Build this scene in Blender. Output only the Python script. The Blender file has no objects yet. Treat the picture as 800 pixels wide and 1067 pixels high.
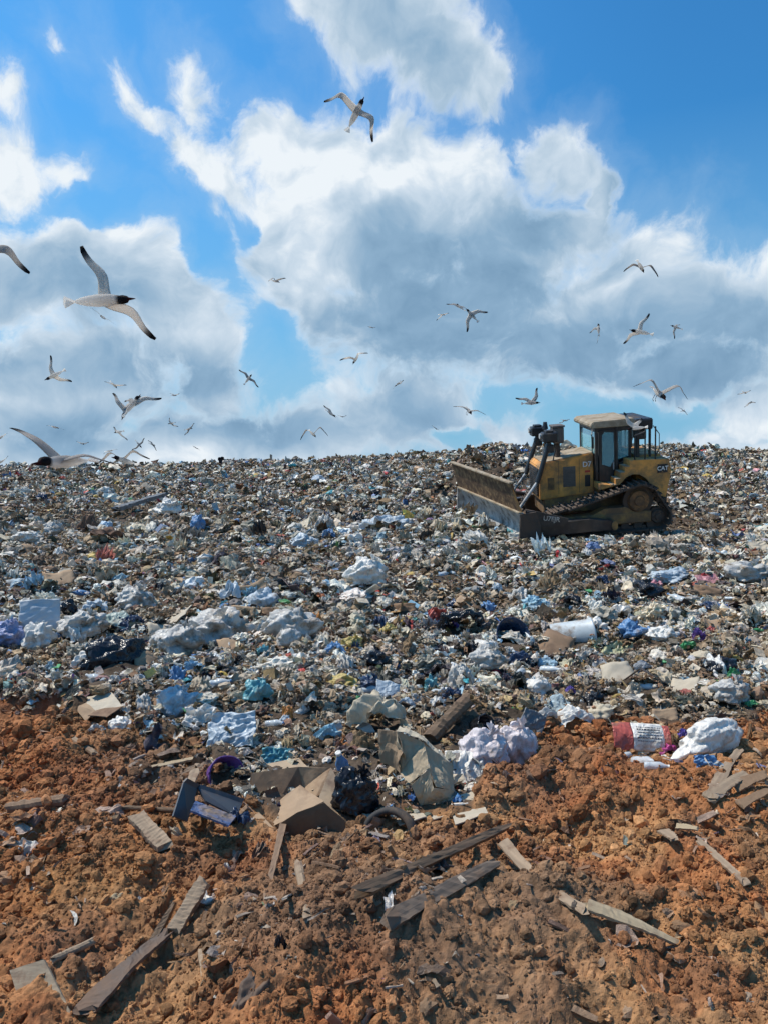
import bpy, math, random
import numpy as np
from mathutils import Vector, Matrix
random.seed(7)
RNG = np.random.default_rng(11)
R = math.radians
scene = bpy.context.scene
COL = scene.collection
CAM = Vector((0, 0, 1.7))
PITCH = math.atan(33.5 / 800)
FWD = Vector((0, math.cos(PITCH), -math.sin(PITCH)))
UPV = Vector((0, math.sin(PITCH), math.cos(PITCH)))
def ray(px, py):
    return Vector((1, 0, 0)) * ((px - 400) / 800) + UPV * ((533.5 - py) / 800) + FWD
def at(px, py, d):
    return CAM + ray(px, py) * d

# ------------------------------------------------------------------ camera
cd = bpy.data.cameras.new('camera')
scene.cycles.adaptive_threshold = 0.03
cam = bpy.data.objects.new('camera', cd); COL.objects.link(cam)
cam.location = CAM
cam.rotation_euler = (math.pi / 2 - PITCH, 0, 0)
cd.sensor_fit = 'VERTICAL'; cd.sensor_height = 24; cd.lens = 24 * 800 / 1067
cd.clip_start = 0.05; cd.clip_end = 5000
scene.camera = cam
scene.view_settings.view_transform = 'Standard'
scene.view_settings.look = 'None'
scene.view_settings.exposure = 0
scene.view_settings.gamma = 1

# ------------------------------------------------------------------ sun
SUN = Vector((-0.50, 0.20, 0.84)).normalized()
sd = bpy.data.lights.new('sun', 'SUN'); sd.energy = 4.7; sd.angle = R(0.5); sd.color = (1.0, 0.93, 0.82)
so = bpy.data.objects.new('sun', sd); COL.objects.link(so)
so.rotation_euler = (-SUN).to_track_quat('-Z', 'Y').to_euler()
so.location = (-10, 5, 20)

# ------------------------------------------------------------------ node helpers
class NT:
    def __init__(s, tree): s.t = tree; s.n = tree.nodes; s.l = tree.links
    def add(s, typ, **kw):
        n = s.n.new(typ)
        for k, v in kw.items(): setattr(n, k, v)
        return n
    def put(s, sock, v):
        if isinstance(v, bpy.types.NodeSocket): s.l.new(v, sock)
        elif v is not None: sock.default_value = v
    def math(s, op, a, b=None, c=None, clamp=False):
        n = s.n.new('ShaderNodeMath'); n.operation = op; n.use_clamp = clamp
        s.put(n.inputs[0], a)
        if b is not None: s.put(n.inputs[1], b)
        if c is not None: s.put(n.inputs[2], c)
        return n.outputs[0]
    def vmath(s, op, a, b=None, scale=None):
        n = s.n.new('ShaderNodeVectorMath'); n.operation = op
        s.put(n.inputs[0], a)
        if b is not None: s.put(n.inputs[1], b)
        if scale is not None: s.put(n.inputs[3], scale)
        return n.outputs['Value'] if op in ('LENGTH', 'DISTANCE', 'DOT_PRODUCT') else n.outputs[0]
    def ramp(s, v, a, b, c=0.0, d=1.0, smooth=True):
        n = s.n.new('ShaderNodeMapRange'); n.interpolation_type = 'SMOOTHSTEP' if smooth else 'LINEAR'
        s.put(n.inputs[0], v); s.put(n.inputs[1], a); s.put(n.inputs[2], b); s.put(n.inputs[3], c); s.put(n.inputs[4], d)
        return n.outputs[0]
    def mix(s, f, a, b, mode='MIX'):
        n = s.n.new('ShaderNodeMix'); n.data_type = 'RGBA'; n.blend_type = mode
        s.put(n.inputs[0], f)
        s.put(n.inputs[6], a if isinstance(a, bpy.types.NodeSocket) else (*a[:3], 1))
        s.put(n.inputs[7], b if isinstance(b, bpy.types.NodeSocket) else (*b[:3], 1))
        return n.outputs[2]
    def noise(s, vec, scale, detail=2, rough=0.5, col=False, lac=2.0, dist=0.0):
        n = s.n.new('ShaderNodeTexNoise')
        if vec is not None: s.put(n.inputs['Vector'], vec)
        n.inputs['Scale'].default_value = scale; n.inputs['Detail'].default_value = detail
        n.inputs['Roughness'].default_value = rough; n.inputs['Lacunarity'].default_value = lac
        n.inputs['Distortion'].default_value = dist
        return n.outputs['Color' if col else 'Fac']

# ------------------------------------------------------------------ sky with clouds
def azel(px, py):
    d = ray(px, py).normalized()
    return math.atan2(d.x, d.y), math.asin(d.z)
# x, y, rx, ry, rotation (deg), weight : cloud masses
CLOUDS = [
 (400,15,95,62,5,1),(455,62,82,52,15,1),(505,85,36,30,0,.9),(350,5,60,30,0,.8),
 (300,150,52,50,30,1),(345,180,80,75,0,1),(420,165,80,52,0,1),(480,175,65,50,10,1),(400,240,170,110,0,1),
 (300,260,75,90,0,1),(520,262,100,80,20,1),(600,165,40,42,0,1),(578,160,42,34,30,.9),(622,200,18,62,0,1),(590,240,75,42,0,.9),
 (450,330,200,85,0,1),(640,300,95,60,-30,1),(700,325,120,58,0,1),(790,330,90,62,0,1),(720,385,140,30,0,1),(580,365,160,50,0,1),
 (420,430,120,60,0,.9),(330,330,60,50,0,.8),(520,440,60,40,0,.7),
 (205,90,30,42,-20,.5),(150,105,60,20,42,.5),(200,155,66,28,42,.65),(235,180,55,30,20,.7),(130,80,34,20,45,.5),(60,48,22,16,30,.42),
 (8,105,24,20,0,.5),(14,175,50,34,10,.85),(70,172,32,20,0,.5),
 (120,255,95,50,10,.9),(60,290,130,65,0,1),(170,285,75,55,20,.9),(200,340,80,60,30,1),(60,400,170,80,0,1),(220,400,60,48,0,.85),(230,460,120,45,0,1),(60,470,150,45,0,1),
 (255,330,40,40,0,.4),(330,455,90,42,0,.9),(225,215,14,26,-10,.3),
 (785,425,52,40,0,.9),(740,455,60,22,0,.6),(800,470,80,20,0,.8)]
HOLES = [(215,255,36,38,-20,.75),(275,350,55,30,25,.42),(385,365,28,18,0,.0),(470,447,42,16,0,.6),(640,432,105,16,0,.48),(515,425,40,20,0,.4),
 (262,235,22,30,0,.5),(110,205,60,24,0,.6)]
DARK = [(480,290,130,70,5,1),(430,350,120,60,0,.65),(620,365,170,50,0,.95),(740,355,130,42,0,.85),(90,310,100,32,0,.4),(150,385,110,26,0,.55),(60,430,90,24,0,.35),
 (420,50,65,28,15,.15),(280,440,90,20,0,.4),(560,240,60,40,0,.6),(430,430,70,30,0,.35),(700,395,120,28,0,.65),(20,370,50,30,0,.3),(250,300,40,30,0,.2),(640,210,16,50,0,.35)]
def build_world():
    w = bpy.data.worlds.new('World'); scene.world = w; w.use_nodes = True
    w.cycles.sampling_method = 'MANUAL'; w.cycles.sample_map_resolution = 512
    k = NT(w.node_tree); k.n.clear()
    out = k.add('ShaderNodeOutputWorld'); bg = k.add('ShaderNodeBackground')
    k.l.new(bg.outputs[0], out.inputs[0])
    sky = k.add('ShaderNodeTexSky'); sky.sky_type = 'NISHITA'; sky.sun_disc = False
    sky.sun_elevation = math.asin(SUN.z); sky.sun_rotation = math.atan2(SUN.x, SUN.y)
    sky.air_density = 1.3; sky.dust_density = 0.6; sky.ozone_density = 2.5
    tc = k.add('ShaderNodeTexCoord').outputs['Generated']
    sep = k.add('ShaderNodeSeparateXYZ'); k.l.new(tc, sep.inputs[0])
    az = k.math('ARCTAN2', sep.outputs[0], sep.outputs[1]); el = k.math('ARCSINE', sep.outputs[2])
    cmb = k.add('ShaderNodeCombineXYZ'); k.l.new(az, cmb.inputs[0]); k.l.new(el, cmb.inputs[1])
    p = cmb.outputs[0]
    def warp(p, sc, amt, det, rough=.5):
        c = k.noise(p, sc, det, rough, col=True)
        c = k.vmath('SUBTRACT', c, (.5, .5, .5)); c = k.vmath('MULTIPLY', c, (amt, amt, 0))
        return k.vmath('ADD', p, c)
    q0 = warp(p, 7, .10, 3)
    q = warp(q0, 24, .040, 5, .62)
    def field(lst, q):
        acc = None
        for (x, y, rx, ry, rot, wt) in lst:
            a, e = azel(x, y)
            m = k.add('ShaderNodeMapping', vector_type='TEXTURE')
            k.l.new(q, m.inputs[0]); m.inputs['Location'].default_value = (a, e, 0)
            m.inputs['Rotation'].default_value = (0, 0, -R(rot))
            m.inputs['Scale'].default_value = (rx / 800, ry / 800, 1)
            L = k.vmath('LENGTH', m.outputs[0])
            v = k.math('MULTIPLY_ADD', L, -wt, wt)
            acc = v if acc is None else k.math('SMOOTH_MAX', acc, v, .18)
        return acc
    F = field(CLOUDS, q); H = field(HOLES, q)
    H = k.math('MAXIMUM', H, 0)
    F = k.math('MULTIPLY_ADD', H, -1.5, F)
    # generic far cloud cover so the rest of the dome is not empty
    N = k.noise(q, 9, 9, .6)
    Nf = k.noise(q0, 30, 7, .66)
    D = k.math('MULTIPLY_ADD', k.math('SUBTRACT', N, .5), 1.05, F)
    D = k.math('MULTIPLY_ADD', k.math('SUBTRACT', Nf, .5), .62, D)
    alpha = k.ramp(D, .02, .46)
    haze = k.ramp(D, -.6, .3, 0, .24)
    # relief toward the sun (up and left)
    pp = k.vmath('ADD', q0, (-.010, .018, 0))
    def bump(v): return k.noise(v, 11, 7, .56)
    rel = k.math('SUBTRACT', bump(q0), bump(pp))
    thick = k.ramp(D, .02, .75)
    S = field(DARK, q0)
    S = k.math('MULTIPLY_ADD', k.math('SUBTRACT', k.noise(q0, 6, 5, .5), .5), 1.1, S)
    dark = k.ramp(S, -.55, .55)
    dark = k.math('MULTIPLY', dark, k.ramp(D, .1, .6))
    lum = k.math('MULTIPLY_ADD', rel, 1.05, .94)
    lum = k.math('MULTIPLY_ADD', thick, .06, lum)
    lum = k.math('MULTIPLY_ADD', dark, -.76, lum)
    el0 = k.ramp(el, .0, .16, .14, 0)     # the base of the sky is greyer
    lum = k.math('SUBTRACT', lum, el0, clamp=True)
    cr = k.add('ShaderNodeValToRGB'); k.l.new(lum, cr.inputs[0])
    e = cr.color_ramp.elements
    e[0].position = 0; e[0].color = (.17, .31, .47, 1)
    e[1].position = 1; e[1].color = (.85, .91, .96, 1)
    for pos, c in ((.35, (.27, .43, .60, 1)), (.62, (.43, .57, .71, 1)), (.84, (.62, .73, .84, 1))):
        x = cr.color_ramp.elements.new(pos); x.color = c
    # clear sky: Nishita, tinted, a little brighter toward the left
    skyc = k.mix(1.0, sky.outputs[0], (.030, .096, .142), 'MULTIPLY')
    sd_ = k.ramp(az, -.5, .35, 1.22, .95, smooth=False)
    skyc = k.vmath('SCALE', skyc, scale=sd_)
    skyc = k.mix(k.ramp(az, -.55, .25, .38, .0, smooth=False), skyc, (.13, .36, .66))
    skyc = k.mix(k.ramp(el, .0, .42, .96, .0, smooth=False), skyc, (.245, .50, .73))
    skyc = k.mix(haze, skyc, (.50, .66, .82))
    final = k.mix(alpha, skyc, cr.outputs[0])
    # below the horizon: ground tone
    final = k.mix(k.ramp(el, -.06, -.01), (.12, .09, .07), final)
    k.l.new(final, bg.inputs[0]); bg.inputs[1].default_value = 1.0
build_world()

# ------------------------------------------------------------------ numpy noise
def _hash(ix, iy, iz=0, s=0):
    h = (ix.astype(np.int64) * 374761393 + iy.astype(np.int64) * 668265263 + np.asarray(iz).astype(np.int64) * 2147483647 + s * 1274126177) & 0xffffffff
    h = ((h ^ (h >> 13)) * 1274126177) & 0xffffffff
    h = ((h ^ (h >> 15)) * 2246822519) & 0xffffffff
    return (h ^ (h >> 16)) & 0xffffffff
def perlin2(x, y, s=0):
    x = np.asarray(x, float); y = np.asarray(y, float)
    ix = np.floor(x); iy = np.floor(y); fx = x - ix; fy = y - iy
    u = fx * fx * fx * (fx * (fx * 6 - 15) + 10); v = fy * fy * fy * (fy * (fy * 6 - 15) + 10)
    def g(dx, dy):
        a = _hash(ix + dx, iy + dy, 0, s) * (2 * np.pi / 4294967296.0)
        return np.cos(a) * (fx - dx) + np.sin(a) * (fy - dy)
    a = g(0, 0); b = g(1, 0); c = g(0, 1); d = g(1, 1)
    return 1.4 * ((a + u * (b - a)) * (1 - v) + (c + u * (d - c)) * v)
def fbm2(x, y, o=4, s=0, gain=.5, lac=2.03):
    r = 0; a = 1
    for i in range(o):
        r = r + a * perlin2(x, y, s + i * 17); a *= gain; x = x * lac + 3.1; y = y * lac + 1.7
    return r
def noise3(p, s=0):
    ip = np.floor(p); f = p - ip; u = f * f * (3 - 2 * f); r = 0
    for dx in (0, 1):
        for dy in (0, 1):
            for dz in (0, 1):
                w = (u[..., 0] if dx else 1 - u[..., 0]) * (u[..., 1] if dy else 1 - u[..., 1]) * (u[..., 2] if dz else 1 - u[..., 2])
                r = r + w * (_hash(ip[..., 0] + dx, ip[..., 1] + dy, ip[..., 2] + dz, s) / 4294967296.0)
    return r * 2 - 1
def worley2(x, y, s=0):
    """distance to the nearest cell point and that cell's random value"""
    ix = np.floor(x); iy = np.floor(y)
    best = np.full(np.shape(x), 9.0); val = np.zeros(np.shape(x))
    for dx in (-1, 0, 1):
        for dy in (-1, 0, 1):
            cx = ix + dx; cy = iy + dy
            h1 = _hash(cx, cy, 1, s) / 4294967296.0; h2 = _hash(cx, cy, 2, s) / 4294967296.0; h3 = _hash(cx, cy, 3, s) / 4294967296.0
            d = np.hypot(cx + h1 - x, cy + h2 - y)
            m = d < best; best = np.where(m, d, best); val = np.where(m, h3, val)
    return best, val
def sstep(a, b, x):
    t = np.clip((x - a) / (b - a), 0, 1); return t * t * (3 - 2 * t)

# ------------------------------------------------------------------ the lie of the land
def project(x, y, z):
    """pixel of a world point"""
    d = y * FWD.y + (z - CAM.z) * FWD.z
    d = np.maximum(d, .05)
    px = 400 + 800 * x / d
    py = 533.5 - 800 * (y * UPV.y + (z - CAM.z) * UPV.z) / d
    return px, py
_CR_X = [-400, -100, 0, 100, 200, 300, 400, 450, 500, 560, 620, 700, 760, 800, 1000, 1300]
_CR_Y = [492, 489, 487, 486, 484, 482, 476, 473, 470, 468, 467, 466, 469, 472, 480, 490]
_BD_X = [-300, 0, 60, 120, 160, 215, 235, 262, 300, 380, 440, 490, 512, 545, 560, 640, 700, 770, 800, 1100]
_BD_Y = [730, 738, 742, 758, 775, 790, 815, 850, 868, 862, 852, 846, 806, 800, 768, 762, 790, 770, 752, 745]
def softbump(x, y, cx, cy, rx, ry, a):
    return a * np.exp(-(((x - cx) / rx) ** 2 + ((y - cy) / ry) ** 2))
DZ_NEAR = Vector((3.35, 18.5, .243)); DZ_LAT = Vector((.312, -.950, 0)); DZ_FWD = Vector((-.950, -.312, 0))
def base_h(x, y):
    x = np.asarray(x, float); y = np.asarray(y, float)
    rr = np.hypot(x, y)
    yy = np.where(y > 1, .35 * rr + .65 * y, y)
    z = np.interp(yy, [0, 1, 2.3, 3.3, 4.1, 5.5, 6.8, 9, 13, 18.5], [.1, .09, .06, .05, .06, .04, .0, .02, .09, .25])
    u = 400 + 800 * x / np.maximum(y, 1.0)
    crest = 1.7 + (500 - np.interp(u, _CR_X, _CR_Y)) / 800 * 45 - .12
    t = np.clip((y - 17) / 28, 0, 1)
    up = .25 + (crest - .25) * (t ** 1.25)
    z = np.where(y > 17, z * (1 - sstep(17, 19, y)) + up * sstep(17, 19, y), z)
    z = z - (np.maximum(y - 46, 0) ** 1.5) * .02
    z = np.maximum(z, -3)
    # the heap behind the blade
    z = z + softbump(x, y, 4.15, 29, 2.6, 3.2, 1.55)
    # ground under the dozer: tilted down toward the camera
    lx = (x - 5.5) * DZ_FWD.x + (y - 20.8) * DZ_FWD.y
    ly = -((x - 5.5) * DZ_LAT.x + (y - 20.8) * DZ_LAT.y)
    w = np.exp(-((np.abs(lx) / 4.0) ** 4 + (np.abs(ly + .2) / 2.6) ** 4))
    z = z * (1 - w) + w * (.28 + ly * .19)
    return z
def trash_mask(x, y):
    """1 where rubbish lies, 0 on the bare clay"""
    px, py = project(x, y, base_h(x, y))
    b = np.interp(px, _BD_X, _BD_Y)
    wob = 24 * perlin2(np.asarray(x) * 2.2, np.asarray(y) * 2.2, 5) + 15 * perlin2(np.asarray(x) * 6, np.asarray(y) * 6, 6)
    return sstep(18, -12, py - b + wob)
def relief(x, y):
    x = np.asarray(x, float); y = np.asarray(y, float)
    m = trash_mask(x, y)
    soil = softbump(x, y, .0, 2.6, .8, .42, .22) + softbump(x, y, 1.35, 4.0, .8, .35, .12) + softbump(x, y, .55, 3.9, .4, .3, .07) \
        + softbump(x, y, -1.35, 3.5, .55, .35, .10) + softbump(x, y, -2.4, 4.6, .8, .4, .10) + softbump(x, y, 1.5, 2.7, .5, .4, .06) + softbump(x, y, -.75, 2.5, .3, .5, -.10) + softbump(x, y, 2.6, 4.9, .8, .5, .10)
    soil = soil + .060 * fbm2(x * 1.3, y * 1.3, 3, 40) + .075 * (.35 - np.abs(perlin2(x * 1.6 + .3 * y, y * 2.4, 44))) + .04 * (.35 - np.abs(perlin2(x * 3.7 - .8 * y, y * 4.6, 45)))
    tr = .10 * fbm2(x * .9, y * .9, 2, 60) + .17 * perlin2(x * .32, y * .32, 61) + .05 * fbm2(x * 3.1, y * 3.1, 2, 64)
    return soil * (1 - m) + (tr + .05) * m, m
def micro(x, y):
    """clods and crumbs of the clay"""
    wx = x + .05 * perlin2(x * 6, y * 6, 90); wy = y + .05 * perlin2(x * 6, y * 6, 91)
    rough = sstep(-.45, .35, perlin2(x * .9, y * .9, 77) + .35 * perlin2(x * 3, y * 3, 78))
    d1, v1 = worley2(wx / .26, wy / .26, 1); d2, v2 = worley2(wx / .115, wy / .115, 2); d3, v3 = worley2(wx / .05, wy / .05, 3); d4, v4 = worley2(wx / .023, wy / .023, 4)
    z = .10 * np.maximum(v1 - .6, 0) * sstep(.62, .22, d1) * rough
    z = z + .040 * np.maximum(v2 - .45, 0) * sstep(.62, .12, d2) * (.35 + .65 * rough)
    z = z + .011 * v3 * sstep(.6, .1, d3) * (.4 + .6 * rough) + .006 * v4 * sstep(.6, .1, d4)
    z = z + .026 * fbm2(x * 7, y * 7, 4, 100, .55) + .02 * np.abs(perlin2(x * 17, y * 17, 120))
    return z
def height(x, y, fine=False):
    r, m = relief(x, y)
    z = base_h(x, y) + r
    if fine: z = z + micro(np.asarray(x, float), np.asarray(y, float)) * (1 - .6 * m) * sstep(14, 6, np.asarray(y))
    return z
def hit(px, py, lift=0.0):
    """where the line of sight to a spot of the slope meets it"""
    r = ray(px, py)
    t = np.concatenate([np.linspace(1.2, 12, 900), np.linspace(12, 80, 1200)])
    X = r.x * t; Y = r.y * t; Z = CAM.z + r.z * t
    below = Z < height(X, Y)
    i = int(np.argmax(below)) if below.any() else len(t) - 1
    return Vector((X[i], Y[i], float(height(X[i], Y[i])) + lift))

# ------------------------------------------------------------------ mesh + material helpers
def np_mesh(name, V, F3=None, F4=None, attrs=None, smooth=False):
    me = bpy.data.meshes.new(name)
    n3 = 0 if F3 is None else len(F3); n4 = 0 if F4 is None else len(F4)
    me.vertices.add(len(V)); me.vertices.foreach_set('co', np.ascontiguousarray(V, np.float32).ravel())
    loops = []
    if n3: loops.append(np.asarray(F3, np.int32).ravel())
    if n4: loops.append(np.asarray(F4, np.int32).ravel())
    loops = np.concatenate(loops)
    me.loops.add(len(loops)); me.loops.foreach_set('vertex_index', loops)
    me.polygons.add(n3 + n4)
    st = np.concatenate([np.arange(n3) * 3, n3 * 3 + np.arange(n4) * 4]).astype(np.int32)
    me.polygons.foreach_set('loop_start', st)
    me.polygons.foreach_set('use_smooth', np.full(n3 + n4, smooth, bool))
    me.update(calc_edges=True); me.validate()
    for k, a in (attrs or {}).items():
        a = np.asarray(a, np.float32)
        if a.ndim == 2:
            if a.shape[1] == 3: a = np.concatenate([a, np.ones((len(a), 1), np.float32)], 1)
            at_ = me.attributes.new(k, 'FLOAT_COLOR', 'POINT'); at_.data.foreach_set('color', a.ravel())
        else:
            at_ = me.attributes.new(k, 'FLOAT', 'POINT'); at_.data.foreach_set('value', a)
    return me
def link(name, me, mat=None, parent=None, loc=None):
    o = bpy.data.objects.new(name, me); COL.objects.link(o)
    if mat is not None and me is not None:
        me.materials.clear(); me.materials.append(mat)
    if parent is not None: o.parent = parent
    if loc is not None: o.location = loc
    return o
def tag(o, label=None, cat=None, group=None, kind=None):
    if label: o['label'] = label
    if cat: o['category'] = cat
    if group: o['group'] = group
    if kind: o['kind'] = kind
    return o
def new_mat(name):
    m = bpy.data.materials.new(name); m.use_nodes = True
    k = NT(m.node_tree); b = [n for n in k.n if n.type == 'BSDF_PRINCIPLED'][0]
    return m, k, b
MATS = {}
def mat(name, col, rough=.6, metal=0.0, var=.25, scale=8, bump=.0, bscale=40, dirt=0.0, dirtcol=(.20, .13, .08), coat=0.0, trans=0.0, alpha=1.0, spec=.5, crease=0.0, film=0.0):
    """painted / plastic / paper surface with mottling, bump and optional dust"""
    if name in MATS: return MATS[name]
    m, k, b = new_mat(name)
    tc = k.add('ShaderNodeTexCoord').outputs['Object']
    n1 = k.noise(tc, scale, 5, .6)
    f = k.ramp(n1, .3, .7, 1 - var, 1 + var * .6, smooth=False)
    c = k.vmath('SCALE', tuple(col[:3]), scale=f)
    if dirt > 0:
        n2 = k.noise(tc, scale * .6, 6, .68)
        df = k.ramp(n2, .62 - dirt * .45, .82 - dirt * .3)
        c = k.mix(df, c, dirtcol)
        k.put(b.inputs['Roughness'], k.ramp(df, 0, 1, rough, .95, smooth=False))
    else:
        k.put(b.inputs['Roughness'], k.ramp(n1, .3, .7, max(rough - .08, .05), min(rough + .1, 1), smooth=False))
    k.put(b.inputs['Base Color'], c)
    b.inputs['Metallic'].default_value = metal
    b.inputs['Specular IOR Level'].default_value = spec
    if coat: b.inputs['Coat Weight'].default_value = coat
    if trans: b.inputs['Transmission Weight'].default_value = trans
    if alpha < 1: b.inputs['Alpha'].default_value = alpha
    if crease:
        wv = k.vmath('MULTIPLY', k.vmath('ADD', tc, k.vmath('SCALE', k.noise(tc, 5, 3, .6, col=True), scale=.22)), (1, .8, .38))
        hs = None
        for sc_, am in ((9, 1.0), (21, .5), (48, .22)):
            vo = k.add('ShaderNodeTexVoronoi'); vo.feature = 'F1'; vo.inputs['Scale'].default_value = sc_; k.put(vo.inputs['Vector'], wv)
            hs = k.math('MULTIPLY', vo.outputs['Distance'], am) if hs is None else k.math('MULTIPLY_ADD', vo.outputs['Distance'], am, hs)
        bn = k.add('ShaderNodeBump'); bn.inputs['Strength'].default_value = 1; bn.inputs['Distance'].default_value = crease
        k.put(bn.inputs['Height'], hs); k.l.new(bn.outputs[0], b.inputs['Normal'])
    elif bump:
        bn = k.add('ShaderNodeBump'); bn.inputs['Strength'].default_value = 1; bn.inputs['Distance'].default_value = bump
        k.put(bn.inputs['Height'], k.noise(tc, bscale, 4, .65)); k.l.new(bn.outputs[0], b.inputs['Normal'])
    if film:
        out = [n for n in k.n if n.type == 'OUTPUT_MATERIAL'][0]; tl = k.add('ShaderNodeBsdfTranslucent'); k.put(tl.inputs[0], c)
        mx = k.add('ShaderNodeMixShader'); mx.inputs[0].default_value = film; k.l.new(b.outputs[0], mx.inputs[1]); k.l.new(tl.outputs[0], mx.inputs[2]); k.l.new(mx.outputs[0], out.inputs[0])
    MATS[name] = m
    return m
def attr_mat(name, rough_attr=None, bumpd=.004, bscale=60, rough=.9, mottled=.25, mscale=30, spec=.4):
    if name in MATS: return MATS[name]
    m, k, b = new_mat(name)
    a = k.add('ShaderNodeAttribute', attribute_name='col')
    tc = k.add('ShaderNodeTexCoord').outputs['Object']
    n = k.noise(tc, mscale, 6, .65)
    f = k.ramp(n, .3, .7, 1 - mottled, 1 + mottled, smooth=False)
    k.put(b.inputs['Base Color'], k.vmath('SCALE', a.outputs['Color'], scale=f))
    if rough_attr:
        r = k.add('ShaderNodeAttribute', attribute_name=rough_attr); k.put(b.inputs['Roughness'], r.outputs['Fac'])
    else: b.inputs['Roughness'].default_value = rough
    b.inputs['Specular IOR Level'].default_value = spec
    bn = k.add('ShaderNodeBump'); bn.inputs['Distance'].default_value = bumpd; bn.inputs['Strength'].default_value = 1
    k.put(bn.inputs['Height'], k.noise(tc, bscale, 5, .7)); k.l.new(bn.outputs[0], b.inputs['Normal'])
    MATS[name] = m
    return m

# ------------------------------------------------------------------ ground
def soil_colour(x, y, n):
    """albedo of the clay: orange, tan and grey-brown zones"""
    px, py = project(x, y, base_h(x, y))
    orange = np.array([.37, .155, .062]); tan = np.array([.43, .235, .105]); grey = np.array([.225, .135, .080]); dark = np.array([.085, .055, .038]); red = np.array([.30, .092, .034])
    a = sstep(-.35, .35, fbm2(x * 1.1, y * 1.1, 3, 200)); b_ = sstep(-.1, .5, fbm2(x * 2.3, y * 2.3, 3, 210)); c_ = sstep(0, .5, fbm2(x * 4, y * 4, 3, 220))
    col = orange + (tan - orange) * (a * .75)[..., None]
    col = col + (red - col) * (b_ * .55)[..., None]
    g = np.exp(-(((px - 330) / 210) ** 2 + ((py - 970) / 110) ** 2)) * .95 + np.exp(-(((px - 190) / 95) ** 2 + ((py - 815) / 45) ** 2)) * 1.0 + np.exp(-(((px - 590) / 70) ** 2 + ((py - 800) / 22) ** 2)) * .7 + np.exp(-(((px - 560) / 120) ** 2 + ((py - 1010) / 80) ** 2)) * .95
    g = np.clip(g + .45 * fbm2(x * 2.2, y * 2.2, 3, 230), 0, 1) * .85
    col = col + (grey - col) * g[..., None]
    yl = np.exp(-(((px - 90) / 120) ** 2 + ((py - 940) / 35) ** 2)) * .55
    col = col + (np.array([.40, .21, .08]) - col) * yl[..., None]
    col = col + (dark - col) * (c_ * .30)[..., None]
    col = col * (1 + .25 * n)[..., None]
    return np.clip(col, .02, .8)
def build_ground():
    rows = np.concatenate([np.exp(np.linspace(math.log(.75), math.log(9), 880)), np.exp(np.linspace(math.log(9), math.log(150), 300))[1:]])
    ang = np.linspace(R(-50), R(50), 880)
    D, A = np.meshgrid(rows, ang, indexing='ij')
    X = D * np.tan(A) * .98; Y = D
    Z = height(X, Y, True)
    m = trash_mask(X, Y)
    nr, nc = X.shape
    idx = np.arange(nr * nc).reshape(nr, nc)
    F = np.stack([idx[:-1, :-1], idx[:-1, 1:], idx[1:, 1:], idx[1:, :-1]], -1).reshape(-1, 4)
    n = fbm2(X * 14, Y * 14, 3, 300)
    col = soil_colour(X, Y, n)
    tr = np.stack([np.full(X.shape, v) for v in (.085, .062, .044)], -1) * (1 + .6 * fbm2(X * 5, Y * 5, 3, 310))[..., None]  # dirt under the rubbish, darkened to paint shade into the gaps
    col = col * (1 - m[..., None]) + np.clip(tr, .01, .6) * m[..., None]
    me = np_mesh('ground', np.stack([X, Y, Z], -1).reshape(-1, 3), F4=F, attrs={'col': col.reshape(-1, 3)}, smooth=False)
    o = link('ground', me, attr_mat('clay_and_dirt', bumpd=.006, bscale=90, rough=.96, mottled=.3, mscale=45, spec=.15))
    tag(o, kind='structure')
    # land beyond, out to the horizon
    V = []; s = 2500
    for x in (-s, s):
        for y in (-s, s): V.append((x, y, -3.05))
    me = np_mesh('far_ground', np.array(V), F4=[(0, 2, 3, 1)])
    o = link('terrain', me, mat('far_land', (.16, .12, .08), .95, scale=.02)); tag(o, kind='structure')
    # the bit of bank behind and beside the viewer
build_ground()

# ------------------------------------------------------------------ prototypes of crumpled rubbish (unit size)
def icos(sub):
    import bmesh
    bm = bmesh.new(); bmesh.ops.create_icosphere(bm, subdivisions=sub, radius=1)
    V = np.array([v.co[:] for v in bm.verts]); F = np.array([[v.index for v in f.verts] for f in bm.faces]); bm.free()
    return V, F
_ICO = {i: icos(i) for i in (1, 2, 3, 4, 5)}
def grid_sheet(n, m):
    u, v = np.meshgrid(np.linspace(-.5, .5, n), np.linspace(-.5, .5, m), indexing='ij')
    V = np.stack([u, v, 0 * u], -1).reshape(-1, 3); idx = np.arange(n * m).reshape(n, m)
    q = np.stack([idx[:-1, :-1], idx[1:, :-1], idx[1:, 1:], idx[:-1, 1:]], -1).reshape(-1, 4)
    F = np.concatenate([q[:, [0, 1, 2]], q[:, [0, 2, 3]]]); return V, F
def crumple(V, seed, amp=.3, f=1.6, oct=3, sharp=True):
    """radial and lateral ridged noise: folds of a plastic bag"""
    d = V / np.maximum(np.linalg.norm(V, axis=1, keepdims=True), 1e-6)
    o = np.array([seed * 3.17, seed * 1.31, seed * .77])
    r = np.zeros(len(V)); a = 1; ff = f
    for i in range(oct):
        n = noise3(d * ff + o + i * 5.1, i)
        r += a * ((.5 - np.abs(n)) if sharp else n); a *= .55; ff *= 2.1
    W = V * (1 + amp * r)[:, None]
    lat = np.stack([noise3(d * f * 1.4 + o + 20 * (j + 1), 7) for j in range(3)], -1)
    return W + lat * amp * .55
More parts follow.
